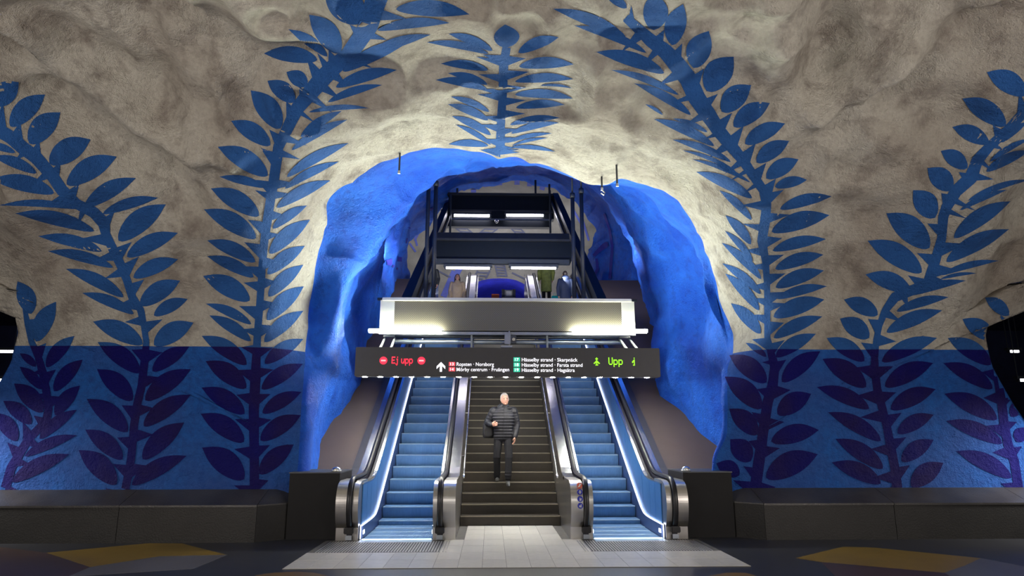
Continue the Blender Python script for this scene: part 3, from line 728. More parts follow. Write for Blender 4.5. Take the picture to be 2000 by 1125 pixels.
# ------------------------------------------------------------------ rock-side benches
for s, nm in ((-1, 'left'), (1, 'right')):
    t = thing('concrete_bench', 'long dark concrete bench with sloped top along the foot of the %s blue wall' % nm, 'bench', (s * 7.5, 11.6, 0))
    prof = [(11.33, 0), (11.33, 0.565), (11.84, 0.765), (12.1, 0.765), (12.1, 0)]
    cuts = [4.12, 6.3, 8.6, 12.5]
    for k in range(3):
        xa, xb = sorted((s * (cuts[k] + 0.004), s * (cuts[k + 1] - 0.004)))
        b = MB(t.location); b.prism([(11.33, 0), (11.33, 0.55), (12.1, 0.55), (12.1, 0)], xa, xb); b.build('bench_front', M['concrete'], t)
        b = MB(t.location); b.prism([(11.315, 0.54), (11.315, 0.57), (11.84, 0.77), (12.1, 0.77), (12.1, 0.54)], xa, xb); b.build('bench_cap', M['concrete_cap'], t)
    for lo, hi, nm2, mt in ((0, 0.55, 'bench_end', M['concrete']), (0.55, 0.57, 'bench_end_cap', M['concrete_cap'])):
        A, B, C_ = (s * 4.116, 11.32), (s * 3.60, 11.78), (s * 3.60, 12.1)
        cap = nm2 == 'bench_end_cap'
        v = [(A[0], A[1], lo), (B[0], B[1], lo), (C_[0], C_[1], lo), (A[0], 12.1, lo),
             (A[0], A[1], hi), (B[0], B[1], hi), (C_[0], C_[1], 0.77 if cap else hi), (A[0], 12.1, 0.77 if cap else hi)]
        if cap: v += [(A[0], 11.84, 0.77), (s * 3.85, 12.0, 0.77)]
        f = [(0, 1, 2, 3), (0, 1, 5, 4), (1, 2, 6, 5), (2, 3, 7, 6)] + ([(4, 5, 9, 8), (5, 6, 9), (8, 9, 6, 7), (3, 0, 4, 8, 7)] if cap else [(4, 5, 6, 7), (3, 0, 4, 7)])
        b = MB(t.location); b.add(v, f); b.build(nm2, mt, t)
# ------------------------------------------------------------------ brown side decks and their black front boxes
def strip(h0, h1, Da, Db, st=0.22, zmin=0.0):
    Ds = np.linspace(Da, Db, max(2, int((Db - Da) / st) + 1))
    lo = [(D, max(zmin, off(D, h0))) for D in Ds]; hi = [(D, max(zmin, off(D, h1))) for D in Ds]
    return lo + hi[::-1]
for s, nm in ((-1, 'left'), (1, 'right')):
    xa, xb = sorted((s * 2.985, s * 5.9))
    pr = strip(-0.6, 0.82, 12.55, 23.75, 0.25)
    b = MB((s * 4.0, 18, 3)); b.prism(pr, xa, xb)
    t = b.build('side_deck', M['brown'], None, loc=(s * 4.0, 18, 3)); tag(t, 'brown sloping deck between the %s escalator and the blue rock' % nm, 'deck')
    t = thing('side_box', 'black box closing the lower end of the brown deck beside the %s escalator' % nm, 'box', (s * 3.2, 12.1, 0))
    xa, xb = sorted((s * 2.89, s * 3.72)); b = MB(t.location); b.box(xa, xb, 11.62, 12.6, 0, 1.045); b.build('body', M['black_box'], t)
    b = MB(t.location); b.box(xa - 0.01, xb + 0.01, 11.60, 12.62, 1.045, 1.062); b.build('lid', M['frame_dark'], t)
    c = (s * 2.98, 11.75, 1.06); t2 = thing('dome_lamp', 'small chrome dome on the corner of the %s black box beside the newel' % nm, 'dome', c)
    b = MB(c); b.tube([(c[0], c[1], 1.06), (c[0], c[1], 1.09)], 0.085, 16); b.build('base', M['steel'], t2, True)
    b = MB(c); b.sphere((c[0], c[1], 1.09), 0.075, 0.075, 0.055); b.build('dome', M['rail_steel'], t2, True)
# ------------------------------------------------------------------ escalators
HW = 0.56
def step_mesh():
    n = 84; v = []; f = []; mi = []
    rows = [(0.40, -0.002), (0.06, 0.0), (0.02, 0.0), (0.0, -0.006), (0.003, -0.022), (0.012, -0.10), (0.03, -0.17), (0.055, -0.245)]
    for j, (y, z) in enumerate(rows):
        for i in range(n + 1):
            x = -HW + 0.006 + (2 * HW - 0.012) * i / n; d = 0.005 if (i // 1) % 2 else 0.0
            if j in (2, 3, 4): d *= 0.2
            v.append((x, y + (d if j > 3 else 0), z - (d if j < 3 else 0)))
    for j in range(len(rows) - 1):
        for i in range(n):
            a = j * (n + 1) + i; f.append((a, a + 1, a + n + 2, a + n + 1)); mi.append(1 if j in (2, 3) else 0)
    me = bpy.data.meshes.new('step'); me.from_pydata(v, [], f); me.materials.append(M['step_blue']); me.materials.append(M['step_edge'])
    me.polygons.foreach_set('material_index', mi); return me
STEP_ME = step_mesh()
END = 26.0
def newel_prof(back, top=0.925, grow=0.0):
    g = grow
    c = np.array([(11.44 - g, 0.20), (11.37 - g, 0.30), (11.325 - g, 0.45), (11.31 - g, 0.60), (11.34 - g, 0.75), (11.40 - g, 0.845 + g), (11.48, 0.90 + g), (11.60, top + g)])
    for _ in range(2):                    # rounded by corner cutting
        q = [c[0]]
        for u, v in zip(c[:-1], c[1:]): q += [u * 0.75 + v * 0.25, u * 0.25 + v * 0.75]
        c = np.array(q + [c[-1]])
    return [(back, 0.0), (11.44, 0.0)] + [tuple(k) for k in c] + [(back, top + g)]
def escalator(xc, label):
    E_ = thing('escalator', label, 'escalator', (xc, 12.0, 0)); O = (xc, 12.0, 0)
    k = 0
    D = 11.49
    while D < END - 0.3:
        o = bpy.data.objects.new('step', STEP_ME); COL.objects.link(o); o.parent = E_; o.location = (0, D - 12.0, ezf(D) + 0.014); D += 0.40
    b = MB(O); b.box(xc - HW - 0.02, xc + HW + 0.02, 11.18, 11.48, -0.01, 0.016); b.build('floor_plate', M['comb'], E_)
    b = MB(O)
    for i in range(42):
        x = xc - HW + 0.02 + (2 * HW - 0.04) * i / 41; b.box(x - 0.006, x + 0.006, 11.47, 11.53, 0.012, 0.021)
    b.build('comb', M['comb'], E_)['kind'] = 'stuff'
    b = MB(O); b.box(xc - HW, xc + HW, 11.455, 11.468, 0.014, 0.026); b.build('comb_light', M['led_comb'], E_)
    for s in (-1, 1):
        outer = (s > 0) == (xc > 0); hr = 0.76 if outer else 0.70; edge = 1.085 if outer else 0.95
        X = lambda d0, d1: sorted((xc + s * d0, xc + s * d1))
        b = MB(O); b.prism(strip(-0.25, 0.216, 11.55, END), *X(0.567, 0.60)); b.build('skirt', M['skirt'], E_)
        b = MB(O); b.prism(strip(0.216, 0.226, 11.50, END), *X(0.572, 0.600)); b.build('light_strip', M['led_skirt'], E_)
        b = MB(O); b.box(*X(0.585, 0.60), 11.485, 11.50, 0.02, 0.226); b.build('light_strip', M['led_skirt'], E_)
        b = MB(O); b.box(*X(0.558, 0.575), 11.56, 11.68, 0.085, 0.145); b.build('skirt_lamp', M['led_skirt'], E_)
        cuts = [11.62, 12.02, 12.42, 13.0] + list(np.arange(14.5, END, 1.5)) + [END]
        for a, c in zip(cuts[:-1], cuts[1:]):
            b = MB(O); b.prism(strip(0.226, 0.862, a + 0.006, c - 0.006), *X(0.602, 0.618)); b.build('side_panel', M['panel'], E_)
        b = MB(O); b.prism(strip(0.05, 0.87, 11.6, END), *X(0.619, hr - 0.052)); b.build('balustrade_core', M['gap'], E_)
        b = MB(O); b.prism(strip(0.862, 0.885, 11.62, END), *X(0.597, 0.650)); b.build('trim', M['rail_steel'], E_)
        if outer:
            b = MB(O); b.prism(strip(0.86, 0.915, 12.0, END), *X(hr + 0.056, 0.935)); b.build('top_deck', M['steel_deck'], E_)
            b = MB(O); b.prism(strip(-0.4, 0.925, 12.0, END), *X(hr - 0.03, hr + 0.03)); b.build('handrail_guide', M['gap'], E_)
            b = MB(O); b.prism(strip(-0.5, 0.895, 12.55, END), *X(0.936, edge)); b.build('outer_cladding', M['gap'], E_)
            blocks = [(0.62, hr - 0.048, 0.0), (hr + 0.048, 0.98, 0.006)]; back = 12.1
        else:
            b = MB(O); b.prism(strip(-0.4, 0.925, 12.0, END), *X(hr - 0.03, hr + 0.03)); b.build('handrail_guide', M['gap'], E_)
            b = MB(O); b.prism(strip(0.87, 0.925, 12.3, END), *X(hr + 0.054, edge - 0.022)); b.build('top_deck', M['steel_deck'], E_)
            b = MB(O); b.prism(strip(0.87, 0.94, 12.3, END), *X(edge - 0.018, edge)); b.build('trim', M['rail_steel'], E_)
            b = MB(O); b.prism(strip(-0.6, 0.87, 12.3, END), *X(edge - 0.03, edge - 0.005)); b.build('outer_cladding', M['steel'], E_)
            blocks = [(0.585, hr - 0.048, 0.0), (hr + 0.048, edge, 0.006)]; back = 12.5
        for d0, d1, g in blocks:
            b = MB(O); b.prism(newel_prof(back, 0.925, g), *X(d0, d1)); nb = b.build('newel', M['steel'], E_)
        b = MB(O); b.prism(newel_prof(back, 0.90, -0.03), *X(hr - 0.05, hr + 0.05)); b.build('newel_core', M['gap'], E_)
        path = [(11.43, 0.17), (11.35, 0.27), (11.29, 0.43), (11.272, 0.60), (11.30, 0.77), (11.37, 0.88), (11.47, 0.945), (11.60, 0.972)] + \
               [(D, off(D, 0.972)) for D in np.arange(11.8, END, 0.15)]
        ze = ezf(END)
        path += [(END + 0.05, ze + 0.96), (END + 0.2, ze + 0.86), (END + 0.27, ze + 0.6), (END + 0.2, ze + 0.3), (END + 0.05, ze + 0.2)]
        b = MB(O); b.tube([(xc + s * hr, p[0], p[1]) for p in path], 0.043, 12, True, 0.030); b.build('handrail', M['rubber'], E_, True)
        b = MB(O); b.bevbox(xc + s * hr - 0.075, xc + s * hr + 0.075, 11.33, 11.47, 0.115, 0.215, 0.012); b.build('handrail_inlet', M['rubber'], E_)
        b = MB(O); b.box(xc + s * hr - 0.05, xc + s * hr + 0.05, 11.375, 11.385, 0.02, 0.09); b.build('kick_plate', M['comb'], E_)
        b = MB(O); b.prism([(END - 0.1, ze), (END - 0.1, ze + 0.9), (END + 0.1, ze + 0.88), (END + 0.2, ze + 0.75), (END + 0.22, ze + 0.5), (END + 0.15, ze)], *X(0.62, edge)); b.build('newel', M['steel'], E_)
    return E_
escL = escalator(-1.89, 'left blue-lit escalator with chrome newels under the red lettering')
escR = escalator(1.89, 'right blue-lit escalator with chrome newels under the green lettering')
# warning stickers on the inner newel of the right escalator
for i, (yy, mt) in enumerate([(950, 'sticker_red'), (961, 'sticker_blue'), (973, 'sticker_blue'), (985, 'sticker_blue')]):
    cx = 1.89 - 0.80; z = 0.86 - i * 0.105; yf = 11.31 if 0.45 < z < 0.7 else (11.335 if z <= 0.8 else 11.36)
    b = MB((1.89, 12.0, 0)); n = 20; yy2 = yf - 0.016
    b.tube([(cx, yy2 + 0.02, z), (cx, yy2, z)], 0.046, n); o = b.build('warning_sticker', M[mt], escR)
    o['label'] = 'round ' + ('red' if i == 0 else 'blue') + ' warning sticker'
    b = MB((1.89, 12.0, 0)); yk = yy2 - 0.003
    if i == 0: b.add([(cx - 0.03, yk, z - 0.02), (cx - 0.02, yk, z - 0.03), (cx + 0.03, yk, z + 0.02), (cx + 0.02, yk, z + 0.03)], [(0, 1, 2, 3)]); b.tube([(cx, yk, z - 0.02), (cx, yk, z + 0.012)], 0.008, 6); b.sphere((cx, yk, z + 0.02), 0.008)
    elif i == 1: b.box(cx - 0.006, cx + 0.006, yk, yk + 0.002, z - 0.028, z + 0.02); b.box(cx - 0.02, cx + 0.02, yk, yk + 0.002, z - 0.004, z + 0.008); b.sphere((cx, yk, z + 0.026), 0.008)
    elif i == 2: b.box(cx - 0.012, cx - 0.002, yk, yk + 0.002, z - 0.028, z + 0.02); b.box(cx + 0.004, cx + 0.014, yk, yk + 0.002, z - 0.028, z + 0.008); b.box(cx - 0.012, cx + 0.024, yk, yk + 0.002, z - 0.001, z + 0.008)
    else: b.box(cx - 0.022, cx + 0.004, yk, yk + 0.002, z - 0.012, z + 0.004); b.box(cx - 0.018, cx - 0.012, yk, yk + 0.002, z - 0.026, z - 0.01); b.box(cx - 0.004, cx + 0.002, yk, yk + 0.002, z - 0.026, z - 0.01); b.box(cx + 0.008, cx + 0.016, yk, yk + 0.002, z - 0.026, z + 0.024)
    b.build('sticker_pictogram', M['sticker_white'], o)
# ------------------------------------------------------------------ fixed stairs between the escalators
st = thing('staircase', 'dark brown stone staircase with pale nosing strips between the two escalators', 'staircase', (0, STAIR_D, 0))
b = MB(); b.box(-0.935, 0.935, 0.0, TREAD + 0.02, -RISE, 0.0); s0 = b.build('step', M['stair'], st)
b = MB(); b.box(-0.935, 0.935, -0.008, 0.035, -0.016, 0.003); n0 = b.build('nosing', M['nosing'], s0)
s0.location = (0, 0, RISE)
for k in range(1, N_STEP):
    o = inst(s0, st, (0, TREAD * k, RISE * (k + 1))); inst(n0, o)
for s in (-1, 1):
    x = s * 0.872
    t = thing('stair_handrail', 'thin bright steel handrail on the %s side of the stairs' % ('left' if s < 0 else 'right'), 'handrail', (x, 13, 0))
    pts = [(x, 12.75, 0.90), (x, 12.95, 0.955)] + [(x, D, (D - 13.11) * SL + RISE + 0.87) for D in np.arange(13.15, 24.2, 0.5)] + [(x, 24.4, LAND_Z + 0.93)]
    b = MB(t.location); b.tube(pts, 0.020, 10); b.build('rail', M['rail_steel'], t, True)
    for D in np.arange(13.6, 24, 1.5):
        z = (D - 13.11) * SL + RISE + 0.87; b = MB(t.location); b.tube([(x, D, z), (x + s * 0.03, D, z - 0.07), (x + s * 0.07, D, z - 0.07)], 0.009, 6); b.build('bracket', M['rail_steel'], t)
# ------------------------------------------------------------------ direction sign over the foot of the escalators
SD_ = 13.2
p0, p1 = at(692, 735, SD_), at(1288, 680, SD_)
sx0, sx1, sz0, sz1 = p0[0], p1[0], p0[2], p1[2]
sg = thing('direction_sign', 'long dark overhead direction sign with red, white and green lettering', 'sign', ((sx0 + sx1) / 2, SD_, sz0)); O = sg.location.copy()
b = MB(O); b.bevbox(sx0, sx1, SD_, SD_ + 0.26, sz0, sz1, 0.012); b.build('housing', M['sign_black'], sg)
FY = SD_ - 0.004
def sx(px): return at(px, 707, SD_)[0]
def sz(py): return at(985, py, SD_)[2]
def text(body, x0, x1, base, top, mat, label=None, bold=0.0, ref='x'):
    cu = bpy.data.curves.new('t', 'FONT'); cu.body = body; cu.size = 1.0; cu.extrude = 0.004; cu.offset = bold; cu.resolution_u = 4
    o = bpy.data.objects.new('t', cu); COL.objects.link(o); dg = bpy.context.evaluated_depsgraph_get()
    me = bpy.data.meshes.new_from_object(o.evaluated_get(dg)); bpy.data.objects.remove(o)
    co = np.empty(len(me.vertices) * 3); me.vertices.foreach_get('co', co); co = co.reshape(-1, 3)
    hgt = (sz(top) - sz(base)) / 0.70
    wx = (sx(x1) - sx(x0)) / (co[:, 0].max() - co[:, 0].min())
    out = np.stack([sx(x0) + (co[:, 0] - co[:, 0].min()) * wx, FY - 0.004 + co[:, 2] * 0.3, sz(base) + co[:, 1] * hgt], -1) - np.array(O)
    me.vertices.foreach_set('co', out.ravel()); me.materials.clear(); me.materials.append(M[mat])
    ob = bpy.data.objects.new('lettering', me); COL.objects.link(ob); ob.parent = sg
    if label: ob['label'] = label
    return ob
def badge(x0, x1, y0, y1, mat, num):
    b = MB(O); b.box(sx(x0), sx(x1), FY - 0.003, FY + 0.01, sz(y1), sz(y0)); o = b.build('line_badge', M[mat], sg)
    t = text(num, x0 + 2.8, x1 - 2.8, y1 - 1.4, y0 + 1.4, 'txt_white', bold=0.01)
    t.name = 'badge_number'; t.location.y -= 0.004; return o
for row, (txt, xe, bs, tp) in enumerate([('Ropsten · Norsborg', 964.6, 715, 708), ('Mörby centrum · Fruängen', 994.5, 725.2, 718.2)]):
    text(txt, 892, xe, bs, tp, 'txt_white', bold=0.003); badge(876.8, 889.2, tp - 0.6, bs + 0.3, 'badge_red', ('13', '14')[row])
for row, (txt, xe, bs, tp) in enumerate([('Hässelby strand · Skarpnäck', 1128, 705.8, 698.8), ('Hässelby strand · Farsta strand', 1137.5, 716, 709), ('Hässelby strand · Hagsätra', 1122, 726, 719)]):
    text(txt, 1019, xe, bs, tp, 'txt_white', bold=0.003); badge(1003, 1015.7, tp - 0.8, bs + 0.5, 'badge_green', ('17', '18', '19')[row])
b = MB(O)                                  # white arrow
ax, az0, az1 = sx(861.5), sz(726.5), sz(707.5); hw = 0.022
b.add([(ax - hw, FY - 0.004, az0), (ax + hw, FY - 0.004, az0), (ax + hw, FY - 0.004, az1 - 0.05), (ax - hw, FY - 0.004, az1 - 0.05)], [(0, 1, 2, 3)])
a2 = 0.085
b.add([(ax, FY - 0.0045, az1), (ax - a2, FY - 0.0045, az1 - a2), (ax - a2, FY - 0.0045, az1 - a2 - 0.055), (ax, FY - 0.0045, az1 - 0.055), (ax + a2, FY - 0.0045, az1 - a2 - 0.055), (ax + a2, FY - 0.0045, az1 - a2)], [(0, 1, 2, 3), (0, 3, 4, 5)])
b.build('arrow', M['txt_white'], sg)
GL = {'E': ["11111", "10000", "10000", "11110", "10000", "10000", "11111", "00000", "00000"], 'j': ["0010", "0000", "0110", "0010", "0010", "0010", "0010", "1010", "0100"],
      'u': ["00000", "00000", "10001", "10001", "10001", "10011", "01101", "00000", "00000"], 'p': ["00000", "00000", "11110", "10001", "10001", "10001", "11110", "10000", "10000"],
      'U': ["10001", "10001", "10001", "10001", "10001", "10001", "01110", "00000", "00000"], ' ': ["00"] * 9}
def led_text(s, x0, x1, y0, y1, mat):
    cols = []
    for ch in s:
        g = GL[ch]; cols += [[r[i] for r in g] for i in range(len(g[0]))] + [['0'] * 9]
    cols = cols[:-1]; cw = (sx(x1) - sx(x0)) / len(cols); rh = (sz(y0) - sz(y1)) / 9; b = MB(O)
    for i, c in enumerate(cols):
        for j, v in enumerate(c):
            if v == '1':
                xa = sx(x0) + cw * i; za = sz(y0) - rh * (j + 1); b.box(xa - cw * 0.02, xa + cw * 1.02, FY - 0.003, FY + 0.004, za - rh * 0.02, za + rh * 1.02)
    o = b.build('lettering', M[mat], sg); return o
led_text('Ej upp', 765, 806, 697.5, 714.5, 'led_red'); led_text('Upp', 1188.5, 1216, 697.5, 716, 'led_green')
for px in (748.8, 823):
    b = MB(O); c = (sx(px), FY, sz(705)); r = 0.075
    b.tube([(c[0], FY + 0.004, c[2]), (c[0], FY - 0.003, c[2])], r, 20); o = b.build('no_entry_symbol', M['led_red'], sg)
    b = MB(O); b.box(c[0] - 0.046, c[0] + 0.046, FY - 0.006, FY - 0.003, c[2] - 0.014, c[2] + 0.014); b.build('bar', M['led_red_core'], o)
for px, half in ((1165.4, 0), (1236.2, 1)):
    b = MB(O); cx, c = sx(px), sz(705.5); u = (sz(698) - sz(713.5)) / 9
    G = ["0001000", "0011100", "0001000", "0001000", "0011100", "0111110", "1101011", "0001000", "0011100"]
    if half: G = ["0001", "0000", "0001", "0011", "0111", "0101", "0001", "0001", "0011"]
    for j, row in enumerate(G):
        for i, v in enumerate(row):
            if v == '1': xa = cx + (i - len(row) / 2) * u; za = c + (4.5 - j - 1) * u; b.box(xa, xa + u, FY - 0.003, FY + 0.004, za, za + u)
    b.build('figure_symbol', M['led_green'], sg)
lens = None
for k in range(19):
    x = sx(712 + 30.66 * k)
    if lens is None:
        b = MB(); b.box(-0.04, 0.04, -0.03, 0.03, -0.008, 0.004); lens = b.build('downlight', M['led_down'], sg); o = lens
    else: o = inst(lens, sg)
    o.location = (x - O[0], 0.09, 0.0)
# ------------------------------------------------------------------ perforated light box above the sign, its two tubes and sub-frame
BD = 14.8
q0, q1 = at(741, 648, BD), at(1238, 587, BD); bx0, bx1, bz0, bz1 = q0[0], q1[0], q0[2], q1[2]
lb = thing('light_box', 'wide perforated cream metal light box hanging above the direction sign', 'light box', ((bx0 + bx1) / 2, BD + 0.3, bz0)); O2 = lb.location.copy()
e0, e1 = at(770, 620, BD)[0], at(1214, 620, BD)[0]
b = MB(O2); b.box(e0, e1, BD - 0.012, BD + 0.012, bz0 + 0.03, bz1 - 0.03); b.build('perforated_panel', M['perf'], lb)
for xa, xb in ((bx0, e0), (e1, bx1)): b = MB(O2); b.box(xa, xb, BD - 0.02, BD + 0.03, bz0, bz1 - 0.02); b.build('end_plate', M['box_white'], lb)
b = MB(O2); b.bevbox(bx0 + 0.04, bx1 - 0.06, BD - 0.06, BD + 0.50, bz1 - 0.045, bz1 + 0.03, 0.012); b.build('top_ledge', M['box_white'], lb)
b = MB(O2); b.box(bx0, bx1, BD - 0.05, BD + 0.06, bz0 - 0.06, bz0 + 0.0); b.build('bottom_rail', M['dev_grey'], lb)
b = MB(O2); b.box(bx0 + 0.02, bx1 - 0.02, BD + 0.46, BD + 0.50, bz0 - 0.05, bz1 - 0.02); b.build('back_panel', M['frame_dark'], lb)
for i, (xx, z) in enumerate([(bx0 - 0.02, bz1 - 0.03), (bx1 + 0.01, bz1 - 0.03)]):
    b = MB(O2); b.box(xx - 0.05, xx + 0.05, BD - 0.05, BD + 0.03, z, z + 0.05); b.build('clamp', M['frame_black'], lb)
zp = at(985, 668, BD + 0.1)[2]
for nm, dy, z, r, mt in (('pipe', 0.12, zp, 0.055, 'pipe'), ('pipe', 0.34, zp + 0.14, 0.035, 'frame_dark'), ('pipe', 0.10, zp - 0.17, 0.03, 'frame_dark')):
    b = MB(O2); b.tube([(bx0 + 0.3, BD + dy, z), (bx1 - 0.3, BD + dy, z)], r, 12); b.build(nm, M[mt], lb, True)
for px in (921, 1069):
    x = at(px, 665, BD)[0]; b = MB(O2); b.box(x - 0.02, x + 0.02, BD + 0.0, BD + 0.05, zp - 0.22, bz0 - 0.04); b.build('upright', M['pipe'], lb)
for s, xa in ((-1, bx0 + 0.05), (1, bx1 - 0.05)):
    for dx in (0, 0.22):
        b = MB(O2); b.tube([(xa - s * (dx + 0.05), BD + 0.22, bz0 - 0.10), (xa - s * (dx + 0.2), SD_ + 0.2, sz1 - 0.03)], 0.026, 8); b.build('strut', M['frame_black'], lb)
for s, (xa, xb) in ((-1, (720, 862)), (1, (1118, 1264))):
    a, c = at(xa, 646, BD - 0.1), at(xb, 646, BD - 0.1); c[2] = a[2] = (a[2] + c[2]) / 2
    t = tube_lamp('fluorescent_lamp', a, c, 0.040, M['tube'], 'glowing fluorescent tube under the %s end of the light box' % ('left' if s < 0 else 'right'))
    m = MB((a + c) / 2); m.box(min(a[0], c[0]), max(a[0], c[0]), BD - 0.06, BD - 0.02, a[2] - 0.05, a[2] - 0.02); m.build('housing', M['box_white'], t)
c = at(996, 664, BD - 0.06); t = thing('camera_unit', 'small grey camera unit clamped under the middle of the light box', 'camera', c)
b = MB(c); b.bevbox(c[0] - 0.12, c[0] + 0.02, c[1] - 0.07, c[1] + 0.1, c[2] - 0.10, c[2] + 0.14, 0.012); b.build('body', M['dev_grey'], t)
b = MB(c); b.bevbox(c[0] + 0.02, c[0] + 0.14, c[1] - 0.09, c[1] + 0.08, c[2] - 0.09, c[2] + 0.10, 0.012); b.build('second_body', M['frame_dark'], t)
b = MB(c); b.tube([(c[0] + 0.08, c[1] - 0.11, c[2]), (c[0] + 0.08, c[1] - 0.08, c[2])], 0.035, 12); b.build('lens', M['steel'], t)
b = MB(c); b.box(c[0] - 0.20, c[0] + 0.05, c[1] - 0.05, c[1] + 0.1, c[2] - 0.17, c[2] - 0.13); b.box(c[0] - 0.03, c[0] + 0.0, c[1] - 0.02, c[1] + 0.02, c[2] - 0.14, c[2] + 0.2); b.build('bracket', M['dev_grey'], t)
# ------------------------------------------------------------------ canopy frame climbing the tunnel
cf = thing('canopy_frame', 'black steel canopy frame of sloping beams and stepped cross panels above the stairs', 'canopy', (0, 21, 8)); O3 = np.array((0, 21, 8.0))
for s, (b0, b1) in ((-1, ((784, 581), (876.5, 379.5))), (1, ((1184, 581), (1090, 377)))):
    a, c = at_x(*b0, 0.0 + s * 2.47), at_x(*b1, 0.0 + s * 2.47); d = (c - a) / np.linalg.norm(c - a); a = a - d * 0.1
    X = sorted((0.0 + s * 2.47, 0.0 + s * 2.24)); b = MB(O3); b.prism([(a[1], a[2]), (c[1], c[2]), (c[1], c[2] - 0.46), (a[1], a[2] - 0.46)], *X); b.build('side_beam', M['frame_black'], cf)
    X = sorted((0.0 + s * 2.20, 0.0 + s * 2.13)); b = MB(O3); b.prism([(a[1], a[2] - 0.30), (c[1], c[2] - 0.30), (c[1], c[2] - 0.44), (a[1], a[2] - 0.44)], *X); b.build('inner_rail', M['frame_dark'], cf)
def cross(D, ytop, ybot, x0, x1, dep, mat, nm='cross_panel'):
    z0, z1 = at(990, ybot, D)[2], at(990, ytop, D)[2]; b = MB(O3); b.box(at(x0, (ytop + ybot) / 2, D)[0], at(x1, (ytop + ybot) / 2, D)[0], D, D + dep, z0, z1); return b.build(nm, M[mat], cf)
cross(18.0, 472, 509, 846, 1116, 0.5, 'frame_black'); cross(18.3, 455, 473, 848, 1112, 0.5, 'frame_dark'); cross(17.94, 466, 470, 848, 1113, 0.08, 'pole_grey', 'rail'); cross(17.9, 506, 515, 850, 1112, 0.12, 'frame_dark', 'rail')
cross(27.2, 380, 410, 876, 1092, 0.4, 'frame_black'); cross(27.1, 377, 381, 872, 1090, 0.3, 'frame_dark', 'rail'); cross(27.1, 410, 414, 861, 1090, 0.1, 'pole_grey', 'rail'); cross(27.25, 414, 427, 864, 1082, 0.4, 'frame_black')
cross(26.9, 427, 430, 864, 1078, 0.06, 'pipe', 'rail'); cross(27.1, 431, 443, 862, 1073, 0.3, 'frame_black'); cross(27.0, 413, 426, 960, 986, 0.3, 'frame_black', 'junction_box')
for px, y0, y1 in ((879, 380, 458), (1075, 372, 456), (893, 368, 380), (1046, 352, 378), (1073, 360, 378)):
    c0, c1 = at(px, y1, 26.8), at(px, y0, 26.8); b = MB(O3); b.tube([(c0[0], 26.8, c0[2]), (c0[0], 26.8, c1[2])], 0.045, 8); b.build('post', M['frame_dark'], cf)
for i, (xa, xb, y, D, lab) in enumerate([(870, 958, 523, 17.9, 'left tube under the lower canopy panel'), (997, 1087, 523, 17.9, 'right tube under the lower canopy panel'),
                                         (886, 957, 420.5, 26.95, 'left tube under the upper canopy panel'), (988, 1062, 420, 26.95, 'right tube under the upper canopy panel')]):
    a, c = at(xa, y, D), at(xb, y, D); c[2] = a[2]; tube_lamp('fluorescent_lamp', a, c, 0.035 if D < 20 else 0.06, M['tube_c'], 'violet white fluorescent ' + lab, None, (0.06, 0.06))
c = at(970, 432, 26.7); t = thing('dome_camera', 'small dome camera hanging under the upper canopy panel', 'camera', c)
b = MB(c); b.sphere(c, 0.09, 0.09, 0.09); b.build('dome', M['steel'], t, True); b = MB(c); b.tube([c, c + np.array([0, 0.3, 0.16])], 0.05, 8); b.build('mount', M['frame_dark'], t)
PB = 15.2
for px0, yt, lab in ((831, 311, 'outer left'), (846, 331, 'inner left'), (1122, 354, 'inner right'), (1140, 345, 'outer right')):
    c = at(px0, 582, PB); zt = at(px0, yt, PB)[2]; zc_ = at(px0, yt + 25, PB)[2]
    t = thing('hanger_pole', '%s dark steel pole hanging from the tunnel roof to the light box' % lab, 'pole', c)
    b = MB(c); b.tube([(c[0], PB, c[2] - 0.15), (c[0], PB, zc_)], 0.048, 12); b.build('pole', M['pole_grey'], t, True)
    b = MB(c); b.tube([(c[0], PB, zc_ - 0.02), (c[0], PB, zt + 1.3)], 0.022, 8); b.build('threaded_rod', M['frame_dark'], t, True)
    b = MB(c); b.tube([(c[0], PB, zc_ - 0.10), (c[0], PB, zc_ + 0.02)], 0.062, 12); b.build('collar', M['frame_dark'], t, True)
for px, y0, y1, lab in ((781, 299, 338, 'left'), (1204, 322, 363, 'right'), (1175, 345, 371, 'short hooked')):
    h = on_rock(px, y0, 0.0)
    if h is None: continue
    p = h[0]; q = at(px, y1, p[1]); t = thing('hanging_rod', lab + ' thin steel rod sticking down from the white arch edge', 'rod', p)
    b = MB(p); b.tube([p + np.array([0, 0, 0.05]), (p[0], p[1], q[2])], 0.017, 8); b.build('rod', M['pole_grey'], t)
    b = MB(p); b.tube([(p[0], p[1], q[2] - 0.01), (p[0], p[1], q[2] + 0.04)], 0.026, 8); b.build('end_nut', M['steel'], t)
    if 'hook' in lab: b = MB(p); b.tube([(p[0], p[1], q[2]), (p[0] + 0.05, p[1], q[2] - 0.05), (p[0] + 0.03, p[1], q[2] - 0.10), (p[0] - 0.02, p[1], q[2] - 0.06)], 0.014, 6); b.build('hook', M['steel'], t)
